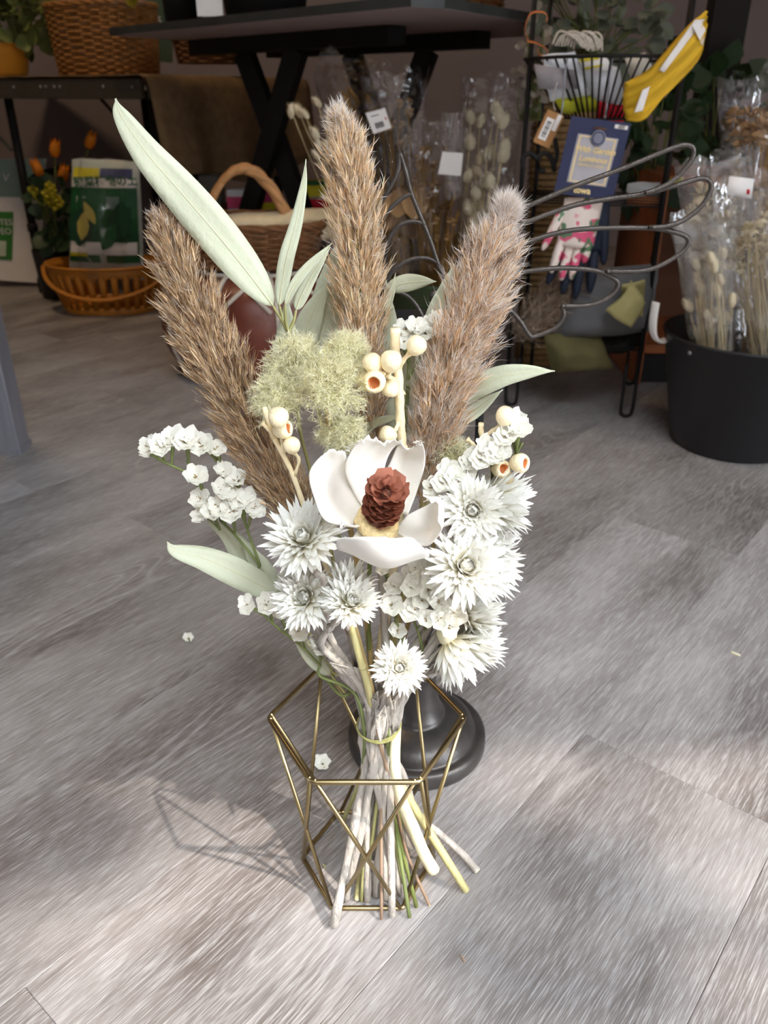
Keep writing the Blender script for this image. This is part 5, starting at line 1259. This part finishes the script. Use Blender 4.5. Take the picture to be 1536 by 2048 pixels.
    for k in range(K):
        t = k / (K - 1); a = k * 2.39996
        h = .002 + (Lc - .006) * t
        rad = .0085 * (1 - .75 * max(0, (t - .72) / .28) ** 1.5) * (.8 + .2 * min(1, t * 5))
        out = x * math.cos(a) + y * math.sin(a)
        lean = 1.0 - .10 * t - .55 * max(0, (t - .86) / .14)
        d = (out * math.sin(lean) + ax * math.cos(lean)).normalized(); sx = d.cross(ax).normalized() if d.cross(ax).length > .01 else x
        nz = sx.cross(d)
        if nz.dot(ax) < 0: nz = -nz; sx = -sx
        sc = .0098 * (1 + .12 * math.exp(-((t - .78) / .12) ** 2) - .45 * max(0, (t - .86) / .14)) * rnd.uniform(.9, 1.1)
        p = cb + ax * h + out * rad * .62
        o = inst(sme, 'scale', co, basis(sx, d, nz, p, sc))
        o.modifiers.clear()
    return root
magnolia()

# ---- straw flowers
def petal_mesh(k):
    mb = MB(); rr = random.Random(k); rows = []
    cv = rr.uniform(.05, .22); tw = rr.uniform(-.08, .08)
    for t, wv in ((0, .075), (.3, .112), (.62, .090), (.86, .044), (1.0, .004)):
        zc = cv * (t ** 2) * rr.choice((1, 1, .6))
        rows.append([Vector((-wv + tw * t * t, t, zc + .035 * wv / .1)), Vector((tw * t * t, t, zc)), Vector((wv + tw * t * t, t, zc + .035 * wv / .1))])
    mb.grid(rows); me = mb.mesh('petal'); me.materials.append(M_WHITEPET)
    me.polygons.foreach_set('use_smooth', [True] * len(me.polygons)); return me
PETS = [petal_mesh(k) for k in range(6)]
def disc_mesh():
    mb = MB(); mb.lathe([(0.0, .05), (.08, .045), (.13, .03), (.155, -.02), (.15, -.08), (.0, -.12)][::-1], (0, 0, 0), 18); me = mb.mesh('disc')
    me.materials.append(M_DISC); me.polygons.foreach_set('use_smooth', [True] * len(me.polygons)); return me
DISC = disc_mesh()
def calyx_mesh():
    mb = MB(); mb.lathe([(.06, -.62), (.12, -.52), (.18, -.40), (.2, -.25), (.15, -.1), (0, -.04)], (0, 0, 0), 14); me = mb.mesh('calyx')
    me.materials.append(M_CREAMPET); me.polygons.foreach_set('use_smooth', [True] * len(me.polygons)); return me
CALYX = calyx_mesh()
OPEN = [(16, -8, .30, .15), (18, 22, .46, .15), (20, 36, .66, .17), (22, 50, .82, .19), (24, 64, .95, .20), (24, 77, 1.02, .20), (22, 90, 1.0, .2), (18, 104, .85, .2)]
HALF = [(16, 8, .6, .10), (20, 18, .85, .13), (22, 30, 1.0, .16), (22, 43, 1.05, .18), (20, 58, .95, .18), (14, 78, .7, .18)]
SHUT = [(14, 6, .85, .09), (18, 13, 1.05, .13), (20, 21, 1.12, .16), (20, 30, 1.05, .18), (18, 42, .85, .19), (14, 60, .55, .18)]
BRUSH = [(16, 5, .7, .08), (20, 13, .95, .10), (22, 22, 1.05, .12), (22, 32, 1.05, .13), (20, 44, .95, .14), (14, 60, .7, .14)]
def straw(label, x, y, Y, r, ax, kind, end, seed, mids=(), back=None, disc=True):
    g = random.Random(seed); e_ = endpoint(*end); tp = tiepoint()
    root = thing('straw_flower', label, 'straw flower', e_, BG)
    s = pxm(Y, .28); rr = r * s * 1.06; c = aty(x, y, Y)
    ax = Vector(ax).normalized(); X, Yv, Z = frame(ax)
    base = c - ax * rr * (.12 if kind is OPEN else .5)
    hb = base - ax * rr * .5
    bk = Vector(back) if back else -ax * rr * .5 + Vector((0, 0, -.012))
    path = stem_path(hb, bk, tp, e_, [aty(*q) for q in mids])
    L = len(path)
    MB().tube(path, [.0033 * (.85 + .16 * math.sin(i * 1.3 + seed) + .08 * math.sin(i * 3.1 + 2 * seed)) * (1.15 if i > L * .5 else 1.0) for i in range(L)], 8, flat=.8).build('stem', M_GREYSTEM, root)
    hd = inst(CALYX, 'flower_head', root, basis(X, Yv, Z, base, rr)); ORG[hd] = Vector((0, 0, 0))
    HM = (Matrix.Translation(-ORG[root]) @ basis(X, Yv, Z, base, rr))
    def sub(me, nm, M):      # M is in the head's own space
        o = bpy.data.objects.new(nm, me); COL.objects.link(o); o.parent = hd; o.matrix_local = M; return o
    for (n, tilt, ln, r0) in kind:
        o0 = g.random() * 6.28
        for q in range(n):
            a = o0 + 2 * math.pi * q / n + g.uniform(-.12, .12); t = R(tilt + g.uniform(-7, 7))
            out = Vector((math.cos(a), math.sin(a), 0))
            d = out * math.sin(t) + Vector((0, 0, 1)) * math.cos(t); nz = -out * math.cos(t) + Vector((0, 0, 1)) * math.sin(t); sx = d.cross(nz)
            if kind is not OPEN: nz = -nz; sx = -sx
            l_ = ln * g.uniform(.86, 1.1)
            M = basis(sx, d, nz, out * r0 + Vector((0, 0, -.28 + .22 * (1 - tilt / 110))), 1) @ Matrix.Diagonal((g.uniform(.75, 1.05), l_ * .86, l_, 1))
            sub(g.choice(PETS), 'petal', M)
    if disc: sub(DISC, 'disc', Matrix.Translation((0, 0, .03 if kind is OPEN else .3)))
    # woolly leaves hugging the stem
    for q in range(4):
        ok_ = [k for k in range(4, L) if .135 < path[k].z < .205] or [L // 2]
        i = g.choice(ok_); p = path[i]; T = (path[i - 3] - p).normalized()
        out = (p - TIE); out.z = 0; out = (out + Vector((g.uniform(-.01, .01), -.012, 0))).normalized()
        lw = .0040 * g.uniform(.8, 1.2); ll = .034 * g.uniform(.8, 1.25); sd = T.cross(out).normalized(); rows = []
        for t, wv in ((0, .5), (.35, 1), (.7, .8), (1, .1)):
            m_ = p + T * ll * t + out * (.0022 + .004 * t * t)
            rows.append([m_ - sd * lw * wv + out * .0012, m_ - sd * lw * wv * .4, m_ + sd * lw * wv * .4, m_ + sd * lw * wv + out * .0012])
        MB().grid(rows).build('stem_leaf', M_GREYSTEM, root, solid=.0006)
    return root
straw('wide open white straw flower left of the magnolia, highest on the left', 601, 1066, .418, 76, (-.15, -.55, .8), OPEN, (667, 1852, .004), 1, [(650, 1165, .430), (655, 1260, .440)])
straw('open white straw flower at the left, second below the magnolia', 604, 1193, .425, 66, (-.25, -.75, .6), OPEN, (690, 1800, .004), 2, [(655, 1290, .444)])
straw('white straw flower facing up, right of the open one below the magnolia', 706, 1196, .418, 58, (.25, -.45, .85), OPEN, (700, 1770, .004), 3, [(660, 1255, .428), (648, 1300, .436)], back=(-.012, .006, -.02))
straw('half hidden straw flower directly under the magnolia petals', 700, 1145, .436, 56, (.1, -.1, 1), HALF, (735, 1800, .004), 4, [(715, 1290, .452)], disc=False)
straw('small crumpled straw flower between the two open ones on the left', 578, 1142, .438, 42, (-.5, -.2, .7), HALF, (750, 1790, .004), 5, [(640, 1260, .448)], disc=False)
straw('low straw flower facing the viewer just above the tie', 799, 1336, .418, 56, (.03, -.82, .52), OPEN, (770, 1800, .004), 6, [(765, 1420, .438)], back=(-.004, .014, -.012))
straw('drooping straw flower bent down at the lower right', 936, 1336, .428, 98, (.52, -.35, -.72), BRUSH, (800, 1790, .004), 7, [(905, 1265, .436), (868, 1275, .444), (820, 1380, .450)], back=(-.008, .002, .014), disc=False)
straw('closed straw flower bud pointing right, above the drooping one', 980, 1284, .436, 74, (.8, -.25, .35), SHUT, (812, 1740, .006), 8, [(900, 1325, .446)], back=(-.02, .003, -.004), disc=False)
straw('closed straw flower bud pointing up right, beside the white statice', 974, 1215, .442, 72, (.7, -.3, .6), SHUT, (820, 1700, 0, .45), 9, [(900, 1300, .450)], disc=False)
straw('wide open straw flower with a pale disc right of the magnolia', 938, 1128, .412, 80, (.15, -.72, .65), OPEN, (755, 1700, 0, .44), 10, [(880, 1270, .440)])
straw('spiky straw flower pointing right at the right edge of the bouquet', 1014, 1138, .436, 88, (.8, -.5, .1), BRUSH, (770, 1690, 0, .44), 11, [(920, 1270, .448)], disc=False)
straw('straw flower with curled petals over a grey disc, upper right of the magnolia', 945, 1022, .425, 64, (-.1, -.85, .35), OPEN, (742, 1680, 0, .45), 12, [(890, 1200, .448)])
straw('brush shaped straw flower farthest to the right of the bouquet', 1042, 1006, .440, 92, (.88, -.3, .12), BRUSH, (760, 1660, 0, .46), 13, [(930, 1180, .455)], disc=False)
straw('yellowish closed straw flower bud between the right hand straw flowers', 1004, 1074, .440, 70, (.85, -.3, .25), SHUT, (780, 1660, 0, .47), 14, [(915, 1220, .452)], disc=False)
straw('straw flower tucked behind the one with the grey disc', 988, 978, .446, 46, (.4, -.3, .8), HALF, (750, 1640, 0, .46), 15, [(910, 1150, .456)], disc=False)

# ---- statice
def floret_mesh(k):
    rr = random.Random(100 + k); mb = MB()
    for q in range(3):
        ph = rr.random() * 6; cx, cy, cz = (rr.uniform(-.38, .38), rr.uniform(-.38, .38), rr.uniform(-.1, .12)) if q else (0, 0, 0)
        rows = []; n = 22
        for t in (0, .4, .75, 1):
            row = []
            for i in range(n):
                a = 2 * math.pi * i / n
                wv = t * t * (.16 * math.sin(5 * a + ph) + .10 * math.sin(11 * a + 2 * ph))
                rad = (.06 + .70 * t ** 1.1) * (1 + .10 * math.sin(5 * a + ph + 1) * t)
                row.append(Vector((cx + rad * math.cos(a), cy + rad * math.sin(a), cz - .40 + .62 * t ** .75 + wv)))
            rows.append(row)
        mb.grid(rows, closed=True)
    me = mb.mesh('floret'); me.materials.append(M_STAT); me.polygons.foreach_set('use_smooth', [True] * len(me.polygons)); return me
FLOR = [floret_mesh(k) for k in range(5)]
def statice(label, fl, r, forks, end, tip, mids, Y, seed, down=(0, .3, -1)):
    g = random.Random(seed); e_ = endpoint(*end); tp = tiepoint()
    root = thing('statice_spray', label, 'statice', e_, BG); s = pxm(Y, .32)
    mb = MB(); path = stem_path(aty(*tip), Vector((0, 0, -.01)), tp, e_, [aty(*q) for q in mids])
    mb.tube(path, [.0010 + .0006 * i / len(path) for i in range(len(path))], 6)
    for f in forks: mb.tube(cr([aty(*q) for q in f], 5), .0009, 6)
    mb.build('stem', M_GREEN, root)
    nodes = [Vector(p) for f in forks for p in cr([aty(*q) for q in f], 3)] + path[:8]
    for (x, y, dY, *sz) in fl:
        c = aty(x, y, Y - dY); nd = min(nodes, key=lambda p: (p - (c + Vector(down) * .02)).length)
        to = (nd - c); dl = to.normalized()
        ax = (-dl * .6 + Vector((g.uniform(-.3, .3), -.75, .55))).normalized(); X, Yv, Z = frame(ax)
        rr = r * s * 1.22 * (sz[0] if sz else 1)
        o = inst(g.choice(FLOR), 'floret', root, basis(X, Yv, Z, c, rr)); ORG[o] = Vector(ORG[root])
        # green bracts under the floret, running back to the stem
        cb = c - ax * rr * .3
        mid = cb.lerp(nd, .5) + Vector((0, .002, -.001)); sb = MB()
        sb.tube(cr([cb, cb.lerp(mid, .6), nd], 4), [.0016, .0021, .0020, .0017, .0015, .0013, .0011, .0010, .0008], 5, flat=.5)
        sb.build('bract_stalk', M_GREEN, root)
        hb = MB()
        for q in range(5):
            a = g.random() * 6.28; d = (X * math.cos(a) + Yv * math.sin(a)) * .5 + ax * .7
            hb.tube([cb, cb + d * rr * .55], [.0006, .0002], 4)
        hb.build('bract_tips', M_BROWNSP, root)
    return root
statice('white statice spray reaching out to the left edge of the bouquet', [(297, 890, 0), (318, 890, .004), (341, 876, 0), (371, 880, .003), (402, 888, .003), (433, 898, 0, .9), (395, 953, .006, 1.05), (449, 940, 0, .8), (472, 958, .004), (443, 975, .006), (397, 998, .004), (436, 1008, .008), (404, 1028, .006, .9), (462, 1020, .012, 1.1), (484, 1000, .008), (506, 1012, .010), (456, 985, .006), (425, 1025, .010, .9)], 21,
        [[(375, 945, .470), (330, 925, .470), (300, 908, .470)], [(440, 1060, .468), (410, 1000, .470), (385, 955, .472), (375, 920, .472)], [(520, 1130, .466), (470, 1070, .468), (440, 1040, .470)], [(450, 960, .474), (435, 925, .474), (420, 905, .474)], [(520, 1130, .466), (500, 1075, .466), (485, 1030, .466)]],
        (723, 1718, 0, .46), (520, 1130, .466), [(600, 1270, .462), (680, 1390, .458)], .470, 3)
statice('white statice spray slanting up to the right above the straw flowers', [(1040, 857, .004), (1014, 869, .006), (972, 890, .006), (996, 902, .010), (946, 918, .006), (963, 914, .010), (930, 940, .008), (902, 943, .008), (889, 960, .012), (864, 974, .010, .9), (1022, 845, 0), (915, 958, .012), (985, 912, .012, .9)], 22,
        [[(1000, 950, .462), (1025, 920, .460), (1045, 885, .458)], [(940, 1010, .462), (975, 970, .462), (1000, 950, .462)], [(930, 1020, .462), (910, 990, .462), (880, 975, .460)], [(960, 985, .462), (950, 950, .462)]],
        (784, 1700, 0, .45), (940, 1020, .462), [(890, 1180, .456), (820, 1330, .455)], .455, 5)
statice('dense white statice clump under the magnolia, right of the reed stem', [(793, 1169, .004), (824, 1171, .008), (861, 1158, .010, 1.1), (830, 1141, .0), (866, 1130, 0), (882, 1141, 0), (857, 1184, .008, .9), (785, 1212, .010, 1.05), (824, 1218, .010, 1.1), (881, 1204, .012), (855, 1238, .014, .9), (878, 1237, .014, .95), (908, 1232, .008, 1.1), (896, 1254, .012, .9), (797, 1263, 0, .8), (906, 1216, .004), (768, 1132, 0, .8), (840, 1200, .008)], 22,
        [[(800, 1330, .446), (805, 1280, .444), (790, 1235, .442)], [(850, 1320, .446), (838, 1270, .444), (825, 1235, .442)], [(845, 1330, .446), (872, 1280, .444), (890, 1255, .442)], [(850, 1260, .446), (855, 1210, .446), (850, 1170, .446)]],
        (803, 1659, 0, .44), (830, 1320, .447), [(795, 1400, .450)], .440, 7)
statice('white statice florets behind the middle gumnut branch', [(812, 660, 0), (836, 655, .003), (858, 652, 0), (806, 680, .005, .9), (872, 640, 0, .9), (848, 665, .004)], 19,
        [[(815, 760, .508), (818, 715, .508), (815, 685, .508)], [(815, 760, .508), (840, 715, .508), (850, 680, .508)]], (819, 1835, .003), (815, 770, .508), [(800, 1000, .495), (770, 1280, .462)], .505, 9)
statice('short statice sprig hanging out low on the left', [(493, 1205, .002, 1.0), (532, 1206, .004, 1.1), (560, 1225, .0, .9), (595, 1258, .0, 1.1), (640, 1283, .002, 1.2), (610, 1225, -.004, .9)], 20,
        [[(560, 1260, .450), (525, 1228, .449), (505, 1218, .448)], [(640, 1330, .452), (600, 1290, .450), (560, 1260, .450)]], (714, 1650, 0, .47), (640, 1330, .452), [], .448, 11)

# ---- extra cut stalks that show below the tie
def stalk(name, label, pts, r0, r1, m, cat='cut stem'):
    q = [aty(x, y, Y) if z is None else atz(x, y, z) for x, y, Y, z in pts]
    root = thing(name, label, cat, q[-1], BG); tp = tiepoint()
    path = cr([tp + Vector((0, 0, .012)), tp] + q, 6); n = len(path)
    MB().tube(path, [r0 + (r1 - r0) * i / (n - 1) * (1 + .05 * math.sin(i * 1.7)) for i in range(n)], 9).build('stalk', m, root)
    MB().tube([path[-1] + (path[-2] - path[-1]).normalized() * .0006, path[-1] - (path[-2] - path[-1]).normalized() * .0003], r1 * .82, 9).build('cut_face', M_CREAMST, root)
    return root
stalk('woody_stalk', 'thick cream coloured woody stalk cut short at the lower right', [(790, 1530, .428, None), (800, 1590, .424, None), (824, 1648, .42, None), (848, 1706, .418, None), (868, 1741, .416, None)], .0034, .0048, M_CREAMST)
stalk('twisted_stalk', 'twisted woolly grey stalk reaching farthest right on the floor', [(802, 1540, .46, None), (832, 1624, .458, None), (880, 1668, .452, None), (925, 1708, .448, None), (955, 1742, None, .005)], .0026, .0030, M_GREYSTEM)
stalk('dry_reed', 'thin brown stalk below the tie, right of the woody stalk', [(790, 1600, .44, None), (814, 1708, .435, None), (859, 1811, None, .003)], .0013, .0013, M_BRST)
stalk('dry_reed', 'stiff pale straw stalk rising left of the brown plume base', [(722, 1600, .455, None), (722, 1700, .45, None), (713, 1800, None, .003)], .0016, .0019, M_STRAW)
# reed sheath seen between tie and flowers
def reed(label, pts, r, m):
    q = [aty(*p) for p in pts]; root = thing('reed_stem', label, 'reed stem', q[-1], BG)
    path = cr(q, 6); MB().tube(path, r, 9).build('stalk', m, root)
    MB().tube([path[8], path[8] + (path[9] - path[8]).normalized() * .002], r * 1.12, 9).build('node', m, root)
reed('pale straw reed between the grey stems above the tie', [(700, 1245, .440), (718, 1310, .436), (736, 1375, .438), (748, 1440, .448)], .0024, M_STRAW)
reed('brown split reed sheath above the tie, right of the pale reed', [(708, 1245, .444), (728, 1320, .442), (745, 1385, .442), (752, 1440, .450)], .0018, M_TAN)

# ---- tie
tw = thing('twine_tie', 'thin green garden twine wound around the bouquet stems', 'twine', TIE)
for k in range(3):
    pts = []
    for i in range(41):
        a = 2 * math.pi * i / 40; rr = TR + .0030 + .0004 * math.sin(a * 3 + k)
        pts.append(TIE + Vector((rr * math.cos(a), rr * math.sin(a), (k - 1) * .0011 + .0005 * math.sin(a * 2 + k) + .0012 * math.sin(a + .6))))
    MB().tube(pts, .0006, 6).build('loop', mat('garden_twine', lin(150, 148, 92), .6, .2, 300), tw)

# ---- gold geometric holder
M_GOLD = mat('brass_rod', lin(160, 142, 104), .33, .06, 40, metal=1)
HC = Vector((-.0125, .452, 0)); RT, RB, HT, HB = .0712, .0532, .148, .0022
gh = thing('wire_vase', 'gold wire geometric hexagonal vase frame standing on the floor around the stems', 'vase', HC)
def hexp(Rr, z, k): a = R(60 * k); return HC + Vector((Rr * math.cos(a), Rr * math.sin(a), z))
def ring(nm, Rr, z):
    pts = []
    for k in range(6):
        p0, p1, p2 = hexp(Rr, z, k - 1), hexp(Rr, z, k), hexp(Rr, z, k + 1)
        a_, b_ = p1.lerp(p0, .05), p1.lerp(p2, .05)
        pts += [a_, (a_ + p1 * 2 + b_) / 4, b_]
    pts.append(pts[0]); MB().tube(pts, .0019, 10, cap=False).build(nm, M_GOLD, gh)
ring('top_ring', RT, HT); ring('bottom_ring', RB, HB)
for k in range(6):
    for d in (-1, 1):
        a_ = hexp(RT - .002, HT, k + d * .03); b_ = hexp(RB - .001, HB, k + d * .97)
        MB().tube([a_, b_], .0016, 8).build('strut', M_GOLD, gh)
        MB().lathe([(0, -.0018), (.0015, -.0010), (.0018, 0), (.0015, .001), (0, .0018)], a_ + Vector((0, 0, .0006)), 8).build('weld_bead', M_GOLD, gh)

# ---- fallen bits on the floor
def bit(label, x, y, r, cat='fallen floret'):
    p = atz(x, y, 0); root = thing('fallen_floret', label, cat, p, 'fallen flower bits on the floor')
    X, Yv, Z = frame((.3, -.6, .6)); o = inst(FLOR[2], 'floret', root, basis(X, Yv, Z, p + Vector((0, 0, r * .75)), r))
    MB().tube([p + Vector((.002, -.004, .0016)), p + Vector((0, 0, r * .6))], [.0008, .0016], 6).build('stalk', M_GREEN, root)
bit('tiny white floret fallen on the floor left of the bouquet', 378, 1282, .0065)
bit('white floret fallen on the floor behind the gold wire vase', 645, 1535, .0088)
def crumb(nm, label, pts, r, m):
    q = [atz(x, y, r) for x, y in pts]; root = thing(nm, label, 'plant crumb', q[0], 'fallen flower bits on the floor')
    MB().tube(cr(q, 4), r, 6).build('fragment', m, root)
crumb('straw_crumb', 'tiny straw fragment on the floor at the far right', [(1462, 1304), (1480, 1311)], .0012, M_CREAMPET)
crumb('brown_crumb', 'tiny curled brown fragment on the floor near the bottom', [(921, 1911), (926, 1916), (929, 1924)], .0007, M_BRST)
crumb('straw_crumb', 'tiny straw fragment beside the fallen floret', [(618, 1556), (626, 1553)], .0012, M_CREAMPET)
crumb('green_crumb', 'tiny green straw fragment on the floor inside the vase shadow', [(645, 1728), (652, 1735)], .0006, M_STRAW)
